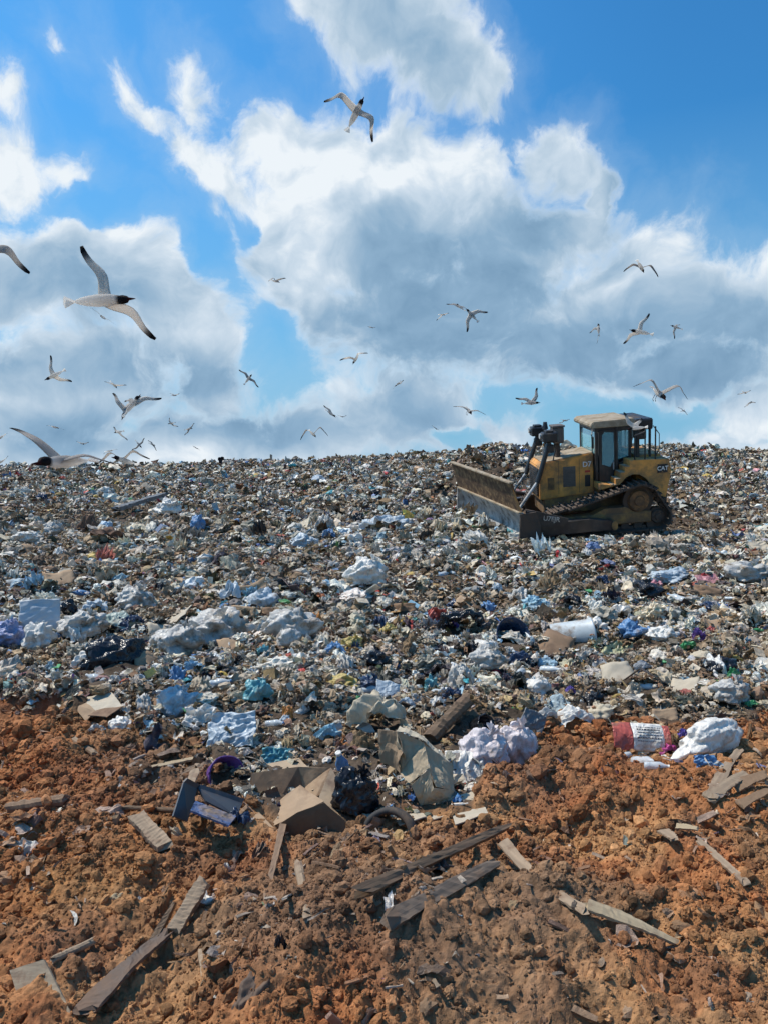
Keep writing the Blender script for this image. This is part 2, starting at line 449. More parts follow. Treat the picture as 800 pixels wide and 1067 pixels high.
def creases(P, seed, n=6, f=(2, 6), amp=.12):
    """sharp straight folds in random directions"""
    r = np.random.default_rng(seed + 999); out = np.zeros(len(P))
    for i in range(n):
        k = r.normal(size=3); k /= np.linalg.norm(k); ff = r.uniform(*f); ph = r.uniform(0, 1); warp = .35 * noise3(P * 1.5 + seed + i * 3.3, i)
        t = (P @ k) * ff / 2 + ph + warp; tri = np.abs(t - np.floor(t) - .5) * 2 - .5
        out += amp * (2.5 / ff) * tri * sstep(-.3, .4, noise3(P * 1.2 + i * 7.7 + seed, i + 30))
    return out
def p_fold(n, seed, wrap=None):
    """crumpled film or cloth: a creased sheet, more or less wrapped into a hollow lump with open, ragged edges"""
    V, F = grid_sheet(n, n); r = np.random.default_rng(seed); w = r.uniform(.4, 3.6) if wrap is None else wrap
    edge = .5 + .14 * noise3(np.stack([np.arctan2(V[:, 1], V[:, 0] + 1e-6) * 1.2, 0 * V[:, 0], 0 * V[:, 0]], -1) * 1.5 + seed, 4)
    V = V * (edge / .5)[:, None]
    a = V[:, 0] * w; b_ = V[:, 1] * w * r.uniform(.3, .8); R0 = 1 / max(w, .5)
    rad = R0 * (1 + creases(V * 2.4, seed, 7, (2, 7), .34))
    P = np.stack([np.sin(a) * np.cos(b_) * rad, np.sin(b_) * rad * 1.1, np.cos(a) * np.cos(b_) * rad], -1)
    P[:, 2] -= R0 * .8; P[:, :2] += .07 * np.stack([noise3(V * 5 + seed, 3), noise3(V * 5 + seed, 4)], -1)
    P = P / max(np.ptp(P[:, 0]), np.ptp(P[:, 1])) * np.array([1, r.uniform(.6, .95), r.uniform(.6, 1.0)])
    return P, F
def p_bag(sub, seed):
    V, F = _ICO[sub]; r = np.random.default_rng(seed)
    V = crumple(V, seed, .34, 1.5, 2); V = V * (1 + creases(V, seed, 8, (1.5, 5), .30))[:, None] * np.array([.5, .5 * r.uniform(.55, .95), .5 * r.uniform(.35, .65)])
    return V, F
def p_wad(sub, seed):
    V, F = _ICO[sub]; V = crumple(V, seed + 50, .5, 2.2, 2); V = V * (1 + creases(V, seed, 8, (2, 6), .4))[:, None] * np.array([.42, .38, .3]); return V, F
def p_sheet(n, seed, curl=1.0):
    V, F = grid_sheet(n, n); r = np.random.default_rng(seed)
    a, b = r.uniform(.5, 1.0), r.uniform(.35, .8)
    V = V * np.array([a, b, 1]); o = np.array([seed * 2.3, seed * .9, 0])
    z = .22 * noise3(V * 3.0 + o, 1) + .11 * noise3(V * 7 + o, 2)
    V[:, 2] = z * curl + curl * r.uniform(-.8, .8) * V[:, 0] ** 2 * 1.4
    V[:, :2] += (np.stack([noise3(V * 4 + o, 3), noise3(V * 4 + o, 4)], -1)) * .10
    return V, F
def p_flap(seed):
    """bent piece of card with thickness"""
    r = np.random.default_rng(seed); a, b, h = r.uniform(.7, 1), r.uniform(.35, .75), r.uniform(-.3, .35)
    t = .02; c = r.uniform(-.15, .2)
    P = [(-a / 2, -b / 2, 0), (c, -b / 2 * r.uniform(.8, 1.1), h), (a / 2, -b / 2 * r.uniform(.6, 1), h * .2), (-a / 2, b / 2, 0), (c, b / 2, h), (a / 2, b / 2 * r.uniform(.7, 1.2), h * .2 + r.uniform(-.1, .1))]
    V = np.array(P + [(x, y, z - t) for x, y, z in P])
    Q = [(0, 1, 4, 3), (1, 2, 5, 4), (9, 10, 7, 6), (10, 11, 8, 7), (0, 6, 7, 1), (1, 7, 8, 2), (3, 4, 10, 9), (4, 5, 11, 10), (0, 3, 9, 6), (2, 8, 11, 5)]
    F = [t_ for q in Q for t_ in ((q[0], q[1], q[2]), (q[0], q[2], q[3]))]
    return V, np.array(F)
def lathe(prof, n=8, cap=True):
    V = []; F = []
    for z, r in prof:
        for i in range(n):
            a = 2 * math.pi * i / n; V.append((r * math.cos(a), r * math.sin(a), z))
    m = len(prof)
    for j in range(m - 1):
        for i in range(n):
            a = j * n + i; b = j * n + (i + 1) % n
            F += [(a, b, b + n), (a, b + n, a + n)]
    if cap:
        V.append((0, 0, prof[0][0])); V.append((0, 0, prof[-1][0])); c0, c1 = len(V) - 2, len(V) - 1
        for i in range(n):
            F.append((c0, (i + 1) % n, i)); F.append((c1, (m - 1) * n + i, (m - 1) * n + (i + 1) % n))
    return np.array(V), np.array(F)
def p_bottle(seed, n=7):
    V, F = lathe([(-.5, .10), (-.46, .13), (.15, .13), (.32, .055), (.47, .045), (.5, .045)], n)
    V = V[:, [2, 1, 0]].copy(); V[:, 2] *= np.random.default_rng(seed).uniform(.4, 1); V += .03 * noise3(V * 6 + seed, 1)[:, None]
    return V, F[:, ::-1]
def p_cup(seed, n=8):
    V, F = lathe([(-.2, .24), (-.2, .25), (.25, .36), (.25, .32), (-.15, .22)], n, cap=False)
    k = len(V); V = np.concatenate([V, [[0, 0, -.15]]]); F = np.concatenate([F, [(4 * n + i, 4 * n + (i + 1) % n, k) for i in range(n)], ])
    return V, F
def p_stick(seed):
    r = np.random.default_rng(seed); a, b = r.uniform(.015, .04), r.uniform(.03, .10)
    x = np.array([-.5, -.1, .25, .5]); V = []
    for i, xx in enumerate(x):
        w = r.uniform(.75, 1.1); oz = r.uniform(-.02, .02)
        for sy, sz in ((-1, -1), (1, -1), (1, 1), (-1, 1)): V.append((xx + r.uniform(-.02, .02), sy * b * w / 1, sz * a * w + oz))
    F = []
    for j in range(3):
        for i in range(4):
            p, q = j * 4 + i, j * 4 + (i + 1) % 4; F += [(p, q, q + 4), (p, q + 4, p + 4)]
    F += [(0, 2, 1), (0, 3, 2), (12, 13, 14), (12, 14, 15)]
    return np.array(V), np.array(F)
def p_strip(seed, n=9):
    r = np.random.default_rng(seed); t = np.linspace(-.5, .5, n); w = r.uniform(.02, .07)
    ph, k1, k2 = r.uniform(0, 6, 3)
    V = []
    for s in t:
        c = np.array([s, .18 * math.sin(4 * s + ph), .12 * math.sin(7 * s + k1)]); a = 3 * s + k2
        d = np.array([0, math.cos(a), math.sin(a)]) * w; V += [c - d, c + d]
    F = []
    for i in range(n - 1): F += [(2 * i, 2 * i + 1, 2 * i + 3), (2 * i, 2 * i + 3, 2 * i + 2)]
    return np.array(V), np.array(F)
def p_chunk(seed):
    V, F = _ICO[1]; r = np.random.default_rng(seed)
    V = V * (1 + .35 * r.uniform(-1, 1, (len(V), 1))) * np.array([.5, r.uniform(.25, .5), r.uniform(.12, .4)]); return V, F

PAL = np.array([  # weight, r, g, b, roughness
 (14, .80, .775, .73, .42), (6, .50, .50, .49, .4), (10, .60, .545, .45, .6), (11, .42, .315, .205, .8), (13, .27, .175, .10, .9), (11, .13, .08, .05, .9),
 (7, .21, .20, .18, .7), (10, .06, .056, .053, .55), (8, .016, .016, .018, .35), (6, .36, .36, .33, .5),
 (2.8, .27, .44, .60, .4), (1.3, .05, .17, .46, .4), (.9, .06, .34, .42, .4), (1.1, .50, .05, .04, .5), (.8, .58, .42, .10, .5), (.5, .07, .30, .10, .5),
 (.5, .60, .30, .33, .5), (.6, .50, .20, .06, .6), (.25, .19, .08, .30, .5)])
PAL[:, 1:4] *= np.array([1.10, 1.02, .90])
def rot_mats(n, rng, flat):
    """random turns; flat = 0 any direction, 1 lying"""
    az = rng.uniform(0, 2 * np.pi, n); tilt = rng.normal(0, 1, n) * (.38 * flat + 1.6 * (1 - flat)); ax = rng.uniform(0, 2 * np.pi, n)
    def Rz(a):
        c, s = np.cos(a), np.sin(a); z = 0 * a; return np.stack([np.stack([c, -s, z], -1), np.stack([s, c, z], -1), np.stack([z, z, z + 1], -1)], -2)
    def Rx(a):
        c, s = np.cos(a), np.sin(a); z = 0 * a; return np.stack([np.stack([z + 1, z, z], -1), np.stack([z, c, -s], -1), np.stack([z, s, c], -1)], -2)
    return Rz(az) @ Rx(tilt) @ Rz(ax)
def scatter_mesh(name, protos, P, S, col, rgh, rng, flat):
    """one mesh out of many pieces. P (n,3) places, S (n,) sizes, flat (n,)"""
    n = len(P); which = rng.integers(0, len(protos), n)
    Vs, Fs, Cs, Rs = [], [], [], []; off = 0
    M = rot_mats(n, rng, flat)
    for j, (V, F) in enumerate(protos):
        s = np.nonzero(which == j)[0]
        if not len(s): continue
        sc = S[s][:, None] * rng.uniform(.75, 1.25, (len(s), 3))
        W = np.einsum('nij,nvj->nvi', M[s], V[None] * sc[:, None, :]) + P[s][:, None, :]
        Vs.append(W.reshape(-1, 3)); nv = len(V)
        Fs.append((F[None] + (off + np.arange(len(s)) * nv)[:, None, None]).reshape(-1, 3)); off += len(s) * nv
        cc = np.repeat(col[s], nv, 0); jit = rng.normal(1, .10, (len(s), nv)); pat = rng.uniform(0, 1, (len(s), nv)) < (.22 * (rng.uniform(0, 1, len(s)) < .3))[:, None]
        jit = np.where(pat, jit * rng.choice([.45, .6, 1.5], (len(s), 1)), jit); cc = np.clip(cc * jit.reshape(-1, 1), .012, .8)
        Cs.append(cc); Rs.append(np.repeat(rgh[s], nv))
    V = np.concatenate(Vs); C = np.concatenate(Cs)
    return np_mesh(name, V, F3=np.concatenate(Fs), attrs={'col': C, 'rgh': np.concatenate(Rs)})
def colours(n, x, y, rng, soft=False, pale=0.0):
    w = PAL[:, 0].copy(); w /= w.sum()
    k = rng.choice(len(PAL), n, p=w)
    # drifts of one tone: neighbouring rubbish came out of one load
    load = fbm2(x * .45, y * .7, 2, 400); load2 = fbm2(x * .8, y * 1.2, 2, 410)
    u = rng.uniform(0, 1, n)
    px, py = project(x, y, base_h(x, y))
    for (cx, cy, rx, ry, a) in ((80, 560, 110, 26, .9), (290, 605, 130, 16, .6), (640, 705, 150, 16, .8), (250, 545, 90, 12, .5), (480, 620, 60, 14, .4), (720, 560, 60, 25, .6), (640, 590, 90, 10, .5)):
        load = load + a * np.exp(-((px - cx) / rx) ** 2 - ((py - cy) / ry) ** 2)
    for (cx, cy, rx, ry, a) in ((120, 670, 130, 26, .7), (620, 640, 160, 20, .5), (330, 560, 90, 14, .5), (300, 680, 120, 20, .5), (180, 500, 200, 12, .3)):
        load2 = load2 + a * np.exp(-((px - cx) / rx) ** 2 - ((py - cy) / ry) ** 2)
    if pale: k = np.where(np.isin(k, (3, 4, 5, 7, 8)) & (rng.uniform(0, 1, n) < pale), rng.choice([0, 1, 2, 9, 0, 1, 10], n), k)
    brown = (load > .08) & (u < .74); k = np.where(brown, rng.choice([3, 4, 5, 4, 2], n), k)
    white = (load2 > .2) & (u > .62); k = np.where(white, rng.choice([0, 1, 2, 9], n), k)
    drk = (load < -.35) & (u > .7); k = np.where(drk, rng.choice([6, 7, 8], n), k)
    if soft: k = np.where(np.isin(k, (3, 4, 5, 6)) & (rng.uniform(0, 1, n) < .8), rng.choice([0, 1, 2, 0, 9, 7, 8, 10, 2, 1, 9, 0], n), k)
    c = PAL[k, 1:4] * rng.uniform(.75, 1.2, (n, 1)) + rng.normal(0, .012, (n, 3))
    dust = .5 * rng.uniform(0, 1, (n, 1)) ** 2 + .28 * sstep(0, .5, load)[:, None]
    c = c + (np.array([.24, .175, .115]) - c) * np.clip(dust, 0, .85)
    r = PAL[k, 4] * (1 - dust[:, 0]) + .9 * dust[:, 0]
    return np.clip(c, .012, .8), np.clip(r, .25, 1)
PLACED = []   # single pieces already laid: x px, y px, w, h, depth
def uncovered(P, rad=0.0):
    """loose litter does not bury the single pieces lying on top"""
    px, py = project(P[:, 0], P[:, 1], P[:, 2]); ok = np.ones(len(P), bool)
    for (x, y, w, h, dy) in PLACED:
        ok &= ~(((px - x) ** 2 / (w * .45 + rad) ** 2 + (py - y + h * .08) ** 2 / (h * .43 + rad) ** 2 < 1) & (P[:, 1] < dy + .04))
    return ok | (np.random.default_rng(len(P)).uniform(0, 1, len(P)) < .10)
def sample_fan(n, d0, d1, half, rng):
    """even over the ground between two distances, inside the sector of view"""
    d = np.sqrt(rng.uniform(d0 ** 2, d1 ** 2, n)); a = rng.uniform(-half, half, n)
    return d * a, d
def build_litter():
    rng = np.random.default_rng(5)
    bags = [p_bag(2, i) for i in range(8)]; bagsH = [p_bag(3, i + 20) for i in range(7)]
    wads = [p_wad(2, i) for i in range(6)]; sheets = [p_sheet(6, i) for i in range(8)]; sheetsH = [p_sheet(9, i + 30) for i in range(8)]
    flaps = [p_flap(i) for i in range(8)]; bots = [p_bottle(i) for i in range(4)]; cups = [p_cup(i) for i in range(2)]
    sticks = [p_stick(i) for i in range(5)]; strips = [p_strip(i) for i in range(6)]; chunks = [p_chunk(i) for i in range(8)]; lows = [p_sheet(3, i + 60) for i in range(6)]
    bagsX = [p_bag(4, i + 40) for i in range(10)]; wadsX = [p_wad(4, i + 60) for i in range(5)]; sheetsX = [p_sheet(16, i + 120) for i in range(10)]
    foldX = [p_fold(20, i + 200) for i in range(16)]; foldH = [p_fold(10, i + 220) for i in range(16)]; foldM = [p_fold(6, i + 240) for i in range(12)]; foldL = [p_fold(4, i + 260) for i in range(8)]
    big = bagsX[:3] + wadsX[:1] + sheetsX[:7] + foldX * 2 + flaps[:6]
    near = bagsH[:3] + wads[:3] + sheetsH + foldH * 2 + foldM + flaps + bots + cups + sticks + strips * 2
    mid = bags[:3] + wads[:2] + sheets + foldM * 2 + flaps + sticks + lows + strips[:3] + bots[:2]
    midbig = bagsH[:3] + [p_wad(3, 80)] + sheetsH + foldH * 2 + flaps[:4]
    far = chunks[:3] + lows * 2 + foldL * 2 + flaps[:4] + sticks[:2] + strips[:2]
    half = .70
    def place(tier, n, d0, d1, s0, s1, lift, protos, flatness, pw=2.0, pos=.15):
        x, y = sample_fan(n, d0, d1, half, rng)
        m = trash_mask(x, y); keep = m > rng.uniform(.0, .95, n)
        x, y = x[keep], y[keep]; n = len(x)
        S = (s0 + (s1 - s0) * rng.uniform(0, 1, n) ** pw) * np.sqrt(y * (d0 + d1) / 2) / 800
        clump = sstep(-.3, .6, fbm2(x * 1.6, y * 1.6, 2, 500))
        z = height(x, y) + rng.uniform(-.35, .45 + pos, n) * S * .55 + lift * rng.uniform(0, 1, n) * clump
        k = uncovered(np.stack([x, y, z], -1), S / y * 800 * (.35 if s0 >= 7 else .15)); x, y, z, S = x[k], y[k], z[k], S[k]; n = len(x)
        c, r = colours(n, x, y, rng, s0 >= 7, {0: .2, 1: .3, 2: .5}[tier])
        fl = np.clip(rng.uniform(flatness - .3, flatness + .3, n), 0, 1)
        return scatter_mesh('litter', protos, np.stack([x, y, z], -1), S, c, r, rng, fl)
    m = attr_mat('loose_litter', 'rgh', bumpd=.012, bscale=28, mottled=.30, mscale=16, spec=.5)
    L = ['loose litter of film, paper, card and bottles at the front edge of the tip', 'loose mixed litter covering the middle of the tip slope', 'fine grey and white litter covering the far slope up to the skyline']
    specs = [(0, 80000, 3.2, 9.5, 2.5, 15, .08, near, .65, 2.2), (0, 4200, 3.2, 9.5, 12, 36, .08, big, .8, 2.6),
             (1, 90000, 9.5, 20, 2, 10, .14, mid, .6, 2.0), (1, 9500, 9.5, 21, 7, 24, .12, midbig, .8, 2.6),
             (2, 120000, 20, 49, 1.5, 7.5, .20, far, .35, 2.2), (2, 6000, 20, 46, 5, 15, .15, bags[:3] + sheets + foldM * 2, .6, 2.5)]
    for i, n, d0, d1, s0, s1, lift, pr, fl, pw in specs:
        o = link('litter', place(i, n, d0, d1, s0, s1, lift, pr, fl, pw), m)
        tag(o, L[i] + (' (larger pieces)' if s0 >= 5 else ''), 'litter', kind='stuff')
def build_clods():
    rng = np.random.default_rng(9)
    x, y = sample_fan(170000, 1.7, 5.0, .68, rng)
    m = trash_mask(x, y); k = (m < .6) & (rng.uniform(0, 1, len(x)) < (.32 + .68 * sstep(-.25, .45, perlin2(x * 1.2, y * 1.2, 77) + .4 * perlin2(x * 4, y * 4, 79)))); x, y = x[k], y[k]; n = len(x)
    S = (.004 + .010 * rng.uniform(0, 1, n) ** 2.2 + .055 * rng.uniform(0, 1, n) ** 30) * np.clip(y / 3, .8, 1.6)
    z = height(x, y, True) + S * .12
    k = uncovered(np.stack([x, y, z], -1)) | (rng.uniform(0, 1, n) < .08); x, y, z, S = x[k], y[k], z[k], S[k]; n = len(x)
    c = soil_colour(x, y, rng.normal(0, .6, n)) * rng.uniform(.7, 1.25, (n, 1))
    pr = []
    for i in range(8):
        V, F = _ICO[3 if i < 3 else 2]; pr.append((crumple(V, i + 80, .42, 1.9, 3, True) * np.array([.5, .42, .34]), F))
    me = scatter_mesh('clay_crumbs', pr, np.stack([x, y, z], -1), S, np.clip(c, .02, .7), np.full(n, .95), rng, np.zeros(n))
    o = link('clay_crumbs', me, attr_mat('clay_crumb', 'rgh', bumpd=.008, bscale=110, mottled=.3, mscale=80, spec=.15))
    tag(o, 'orange and brown crumbs of clay strewn over the bank in front', 'soil', kind='stuff')
    # specks of rubbish trodden into the clay
    x, y = sample_fan(14000, 1.9, 6.0, .7, rng); m = trash_mask(x, y)
    pxx, pyy = project(x, y, base_h(x, y)); hot = sum(np.exp(-((pxx - cx) / rx) ** 2 - ((pyy - cy) / ry) ** 2) for cx, cy, rx, ry in ((180, 825, 80, 40), (780, 850, 60, 50), (400, 890, 90, 22), (240, 1010, 60, 50), (20, 900, 40, 60), (590, 800, 60, 20)))
    k = (m < .9) & (rng.uniform(0, 1, len(x)) < .10 + sstep(0, .6, perlin2(x * 1.1, y * 1.1, 55)) * .3 + .9 * hot); x, y = x[k], y[k]; n = len(x)
    S = .02 + .12 * rng.uniform(0, 1, n) ** 3.5
    c, r = colours(n, x, y, rng); dust = rng.uniform(.35, .92, (n, 1)); c = c + (soil_colour(x, y, np.zeros(n)) * .8 - c) * dust
    pr = [p_stick(i + 9) for i in range(6)] + [p_sheet(5, i + 90) for i in range(3)] + [p_fold(6, i + 300) for i in range(3)] + [p_strip(i + 9) for i in range(5)]
    me = scatter_mesh('splinters', pr, np.stack([x, y, height(x, y, True) + S * .06], -1), S, c, np.clip(r, .5, 1), rng, np.full(n, .8))
    tag(link('splinters', me, attr_mat('loose_litter', 'rgh')), 'splinters, roots and scraps trodden into the clay bank', 'debris', kind='stuff')

# ------------------------------------------------------------------ bmesh shape collector
import bmesh
def sx_(x): return x * MB.SX if (x > .3 or MB.SX == 1) else (.3 + (x - .3) * .86) * MB.SX
class MB:
    SX = 1.0
    def __init__(s): s.bm = bmesh.new()
    def poly(s, pts): 
        vs = [s.bm.verts.new(p) for p in pts]; return s.bm.faces.new(vs)
    def box(s, x0, x1, y0, y1, z0, z1, bev=.012, mtx=None):
        r = bmesh.ops.create_cube(s.bm, size=1); vs = r['verts']
        for v in vs:
            v.co = Vector(((x0 + x1) / 2 + v.co.x * (x1 - x0), (y0 + y1) / 2 + v.co.y * (y1 - y0), (z0 + z1) / 2 + v.co.z * (z1 - z0)))
        if bev:
            es = list({e for v in vs for e in v.link_edges})
            bv = bmesh.ops.bevel(s.bm, geom=es, offset=min(bev, abs(x1 - x0) / 3, abs(y1 - y0) / 3, abs(z1 - z0) / 3), segments=1, affect='EDGES')
            vs = list({v for f in bv['faces'] for v in f.verts})
        if mtx is not None:
            for v in vs: v.co = mtx @ v.co
        return s
    def prism(s, pts, y0, y1):
        """polygon in XZ pushed between two y"""
        a = [s.bm.verts.new((x, y0, z)) for x, z in pts]; b = [s.bm.verts.new((x, y1, z)) for x, z in pts]
        s.bm.faces.new(a); s.bm.faces.new(b[::-1]); n = len(pts)
        for i in range(n): s.bm.faces.new((a[i], b[i], b[(i + 1) % n], a[(i + 1) % n]))
        return s
    def tube(s, p, q, r, r2=None, n=14):
        p = Vector(p); q = Vector(q); d = q - p; u = d.orthogonal().normalized(); w = d.normalized().cross(u); r2 = r if r2 is None else r2
        a = [s.bm.verts.new(p + (u * math.cos(t) + w * math.sin(t)) * r) for t in [2 * math.pi * i / n for i in range(n)]]
        b = [s.bm.verts.new(q + (u * math.cos(t) + w * math.sin(t)) * r2) for t in [2 * math.pi * i / n for i in range(n)]]
        for i in range(n): s.bm.faces.new((a[i], a[(i + 1) % n], b[(i + 1) % n], b[i]))
        s.bm.faces.new(a[::-1]); s.bm.faces.new(b)
        return s
    def path(s, pts, r, n=8):
        for a, b in zip(pts[:-1], pts[1:]): s.tube(a, b, r, n=n)
        return s
    def build(s, name, m, parent=None, smooth=False, shift=None):
        for v in s.bm.verts: v.co.x = sx_(v.co.x) if shift is None else v.co.x + shift
        bmesh.ops.recalc_face_normals(s.bm, faces=s.bm.faces)
        me = bpy.data.meshes.new(name); s.bm.to_mesh(me); s.bm.free()
        if smooth:
            for p in me.polygons: p.use_smooth = True
        return link(name, me, m, parent)
def text_mesh(name, body, size, m, parent, loc, rot, depth=.004):
    cu = bpy.data.curves.new(name, 'FONT'); cu.body = body; cu.size = size; cu.extrude = depth; cu.align_x = 'CENTER'; cu.align_y = 'CENTER'; cu.resolution_u = 3; cu.offset = size * .018
    t = bpy.data.objects.new(name + '_src', cu)
    COL.objects.link(t); dg = bpy.context.evaluated_depsgraph_get()
    me = bpy.data.meshes.new_from_object(t.evaluated_get(dg)); COL.objects.unlink(t); bpy.data.objects.remove(t)
    me.name = name
    o = link(name, me, m, parent, loc); o.rotation_euler = rot
    return o

# ------------------------------------------------------------------ the bulldozer (x forward, y to its left, z up)
def build_dozer():
    YEL = mat('yellow_paint', (.78, .34, .07), .5, var=.28, scale=3, bump=.002, bscale=30, dirt=.55, dirtcol=(.23, .145, .075))
    YELD = mat('yellow_paint_dirty', (.40, .22, .06), .6, var=.35, scale=4, dirt=.8, dirtcol=(.15, .095, .055))
    BLK = mat('black_paint', (.022, .023, .025), .4, var=.3, scale=4, dirt=.35, dirtcol=(.10, .075, .055))
    DRK = mat('greasy_steel', (.045, .038, .033), .6, var=.5, scale=6, bump=.004, bscale=25, dirt=.7, dirtcol=(.09, .062, .045))
    STEEL = mat('worn_steel', (.55, .55, .54), .5, metal=.25, var=.25, scale=5, bump=.002, bscale=18, dirt=.45, dirtcol=(.17, .15, .13))
    RACK = mat('rusty_tan_steel', (.40, .24, .11), .7, var=.5, scale=9, bump=.004, bscale=22, dirt=.75, dirtcol=(.10, .055, .03))
    ROOF = mat('dusty_cream_paint', (.38, .31, .22), .75, var=.3, scale=5, dirt=.5, dirtcol=(.24, .17, .10))
    HUB = mat('hub_ochre', (.24, .12, .045), .7, var=.3, scale=9, dirt=.6, dirtcol=(.10, .06, .035))
    WHITE = mat('decal_white', (.75, .75, .72), .5, var=.1)
    RED = mat('decal_red', (.5, .05, .03), .5, var=.1)
    GREYBOX = mat('heat_shield', (.13, .11, .095), .65, var=.3, scale=7)
    glass, k, b = new_mat('cab_glass'); b.inputs['Base Color'].default_value = (.30, .62, .66, 1); b.inputs['Roughness'].default_value = .04
    b.inputs['Alpha'].default_value = .38
    root = bpy.data.objects.new('bulldozer', None); COL.objects.link(root)
    L3 = Vector((DZ_LAT.x, DZ_LAT.y, -.19)).normalized()
    O = DZ_NEAR - L3 * 1.87
    aa = R(183); F3 = Vector((math.cos(aa), math.sin(aa), -.085)).normalized(); L3 = Vector((-math.sin(aa), math.cos(aa), -.19)).normalized(); U3 = F3.cross(L3).normalized(); F3 = L3.cross(U3).normalized()
    O = O - F3 * 2.95 - Vector((0, 0, .24))
    MB.SX = .72
    M = Matrix((F3, L3, U3)).transposed().to_4x4(); M.translation = O; M = M @ Matrix.Diagonal((.95, .95, .985, 1)); root.matrix_world = M
    tag(root, 'yellow tracked bulldozer with a tall waste blade, shoving rubbish on the slope', 'bulldozer')
    P = root
    # chassis
    mb = MB(); mb.box(-2.15, 2.35, -.52, .52, .45, 1.18, .03); mb.build('chassis', YELD, P)
    # hood
    mb = MB(); pr = [(2.50, .85), (2.50, 1.70), (2.38, 1.81), (.47, 1.98), (.47, .95)]
    mb.prism(pr, -.56, .56); bmesh.ops.bevel(mb.bm, geom=[e for e in mb.bm.edges], offset=.025, segments=2, affect='EDGES'); hood = mb.build('hood', YEL, P)
    mb = MB(); mb.prism([(2.36, 1.822), (.47, 1.985), (.47, 2.0), (2.36, 1.836)], -.50, .50); mb.build('hood_top', ROOF, hood)
    for (x0, x1, z0, z1) in ((1.15, 1.62, 1.15, 1.68), (1.95, 2.2, 1.1, 1.42)):
        mb = MB()
        mb.box(x0, x1, .557, .566, z0, z1, 0)
        n = int((z1 - z0) / .045)
        for i in range(n): mb.box(x0 + .02, x1 - .02, .566, .580, z0 + .02 + i * .045, z0 + .042 + i * .045, 0)
        mb.build('louver_panel', GREYBOX if x0 < 1.5 else YELD, hood)
    mb = MB(); mb.box(.60, .80, .558, .572, 1.12, 1.42, .004); mb.build('grille', BLK, hood)
    for x in (1.0, 1.78):
        mb = MB(); mb.box(x, x + .012, .557, .564, .98, 1.86, 0); mb.build('panel_seam', BLK, hood)
    text_mesh('model_mark', 'D7', .19, WHITE, hood, (.72 * .72, .566, 1.70), (math.pi / 2, 0, math.pi), .003)
    mb = MB(); mb.box(.60, .80, .558, .566, 1.49, 1.545, 0); mb.build('red_stripe', RED, hood)
    # front grille
    mb = MB(); mb.box(2.50, 2.53, -.45, .45, .95, 1.66, 0)
    for i in range(12): mb.box(2.53, 2.56, -.44, .44, .97 + i * .056, 1.0 + i * .056, 0)
    mb.build('radiator_grille', BLK, P)
    # exhaust / precleaner
    mb = MB(); mb.tube((1.66, .18, 1.85), (1.66, .18, 2.3), .10, .09); mb.build('exhaust_pipe', DRK, P)
    mb = MB(); mb.box(1.46, 1.88, .02, .36, 2.26, 2.70, .04); mb.box(1.44, 1.90, 0, .38, 2.68, 2.73, .01)
    mb.build('exhaust_box', GREYBOX, P)
    mb = MB(); mb.tube((1.98, -.18, 1.8), (1.98, -.18, 2.62), .055); mb.tube((1.98, -.18, 2.60), (1.98, -.18, 2.78), .11, .07); mb.build('air_intake', BLK, P)
    # blade
    n = 9; W = 1.95; prof = []
    for i in range(n):
        t = i / (n - 1); z = -.08 + .95 * t; x = 2.98 - .20 * math.sin(math.pi * min(t * 1.05, 1)) - .06 * t; prof.append((x, z))
    back = [(x - .07, z) for x, z in prof]
    mb = MB(); mb.prism(prof + back[::-1], -W, W); blade = mb.build('blade', STEEL, P, shift=-2.9); blade.location = (2.95 / .95, 0, 0); blade.rotation_euler = (0, 0, R(15.2))
    mb = MB(); mb.prism([(3.03, -.16), (3.0, .02), (2.95, .02), (2.98, -.16)], -W - .02, W + .02); mb.build('cutting_edge', DRK, blade, shift=-2.9)
    for s in (-1, 1):
        mb = MB(); mb.prism([(3.04, -.14), (2.96, .86), (2.52, .86), (2.40, .5), (2.44, -.06)], s * (W + .002), s * (W + .045)); mb.build('end_plate', DRK if s > 0 else STEEL, blade, shift=-2.9)  # near plate takes the darker steel, its shade painted in
    mb = MB()
    mb.box(2.58, 2.695, -W + .01, W - .01, .12, .76, .01)
    mb.build('blade_stiffener', YELD, blade, shift=-2.9)
    # trash rack above the mouldboard
    mb = MB(); rk = [(2.92, .875), (3.10, 1.60), (3.04, 1.60), (2.86, .875)]
    mb.prism(rk, -W - .06, W - .16)
    rack = mb.build('trash_rack', RACK, blade, shift=-2.9)
    mb = MB(); mb.poly([(2.94, W - .155, .88), (3.06, W - .155, 1.5), (2.9, W + .02, .9)]); mb.build('rack_gusset', YEL, blade, shift=-2.9)
    mb = MB(); mb.box(2.88, 3.0, -W, W, .868, .905, .004); mb.box(3.02, 3.15, -W - .07, W - .15, 1.602, 1.645, .006)
    mb.build('rack_rail', ROOF, blade, shift=-2.9)  # cream tone paints the sunlit top edge of the rack
    for y in (-1.5, -.75, 0, .75, 1.45):
        mb = MB(); mb.prism([(2.86, .875), (3.04, 1.60), (2.98, 1.60), (2.70, .875)], y - .02, y + .02); mb.build('rack_rib', YELD, blade, shift=-2.9)
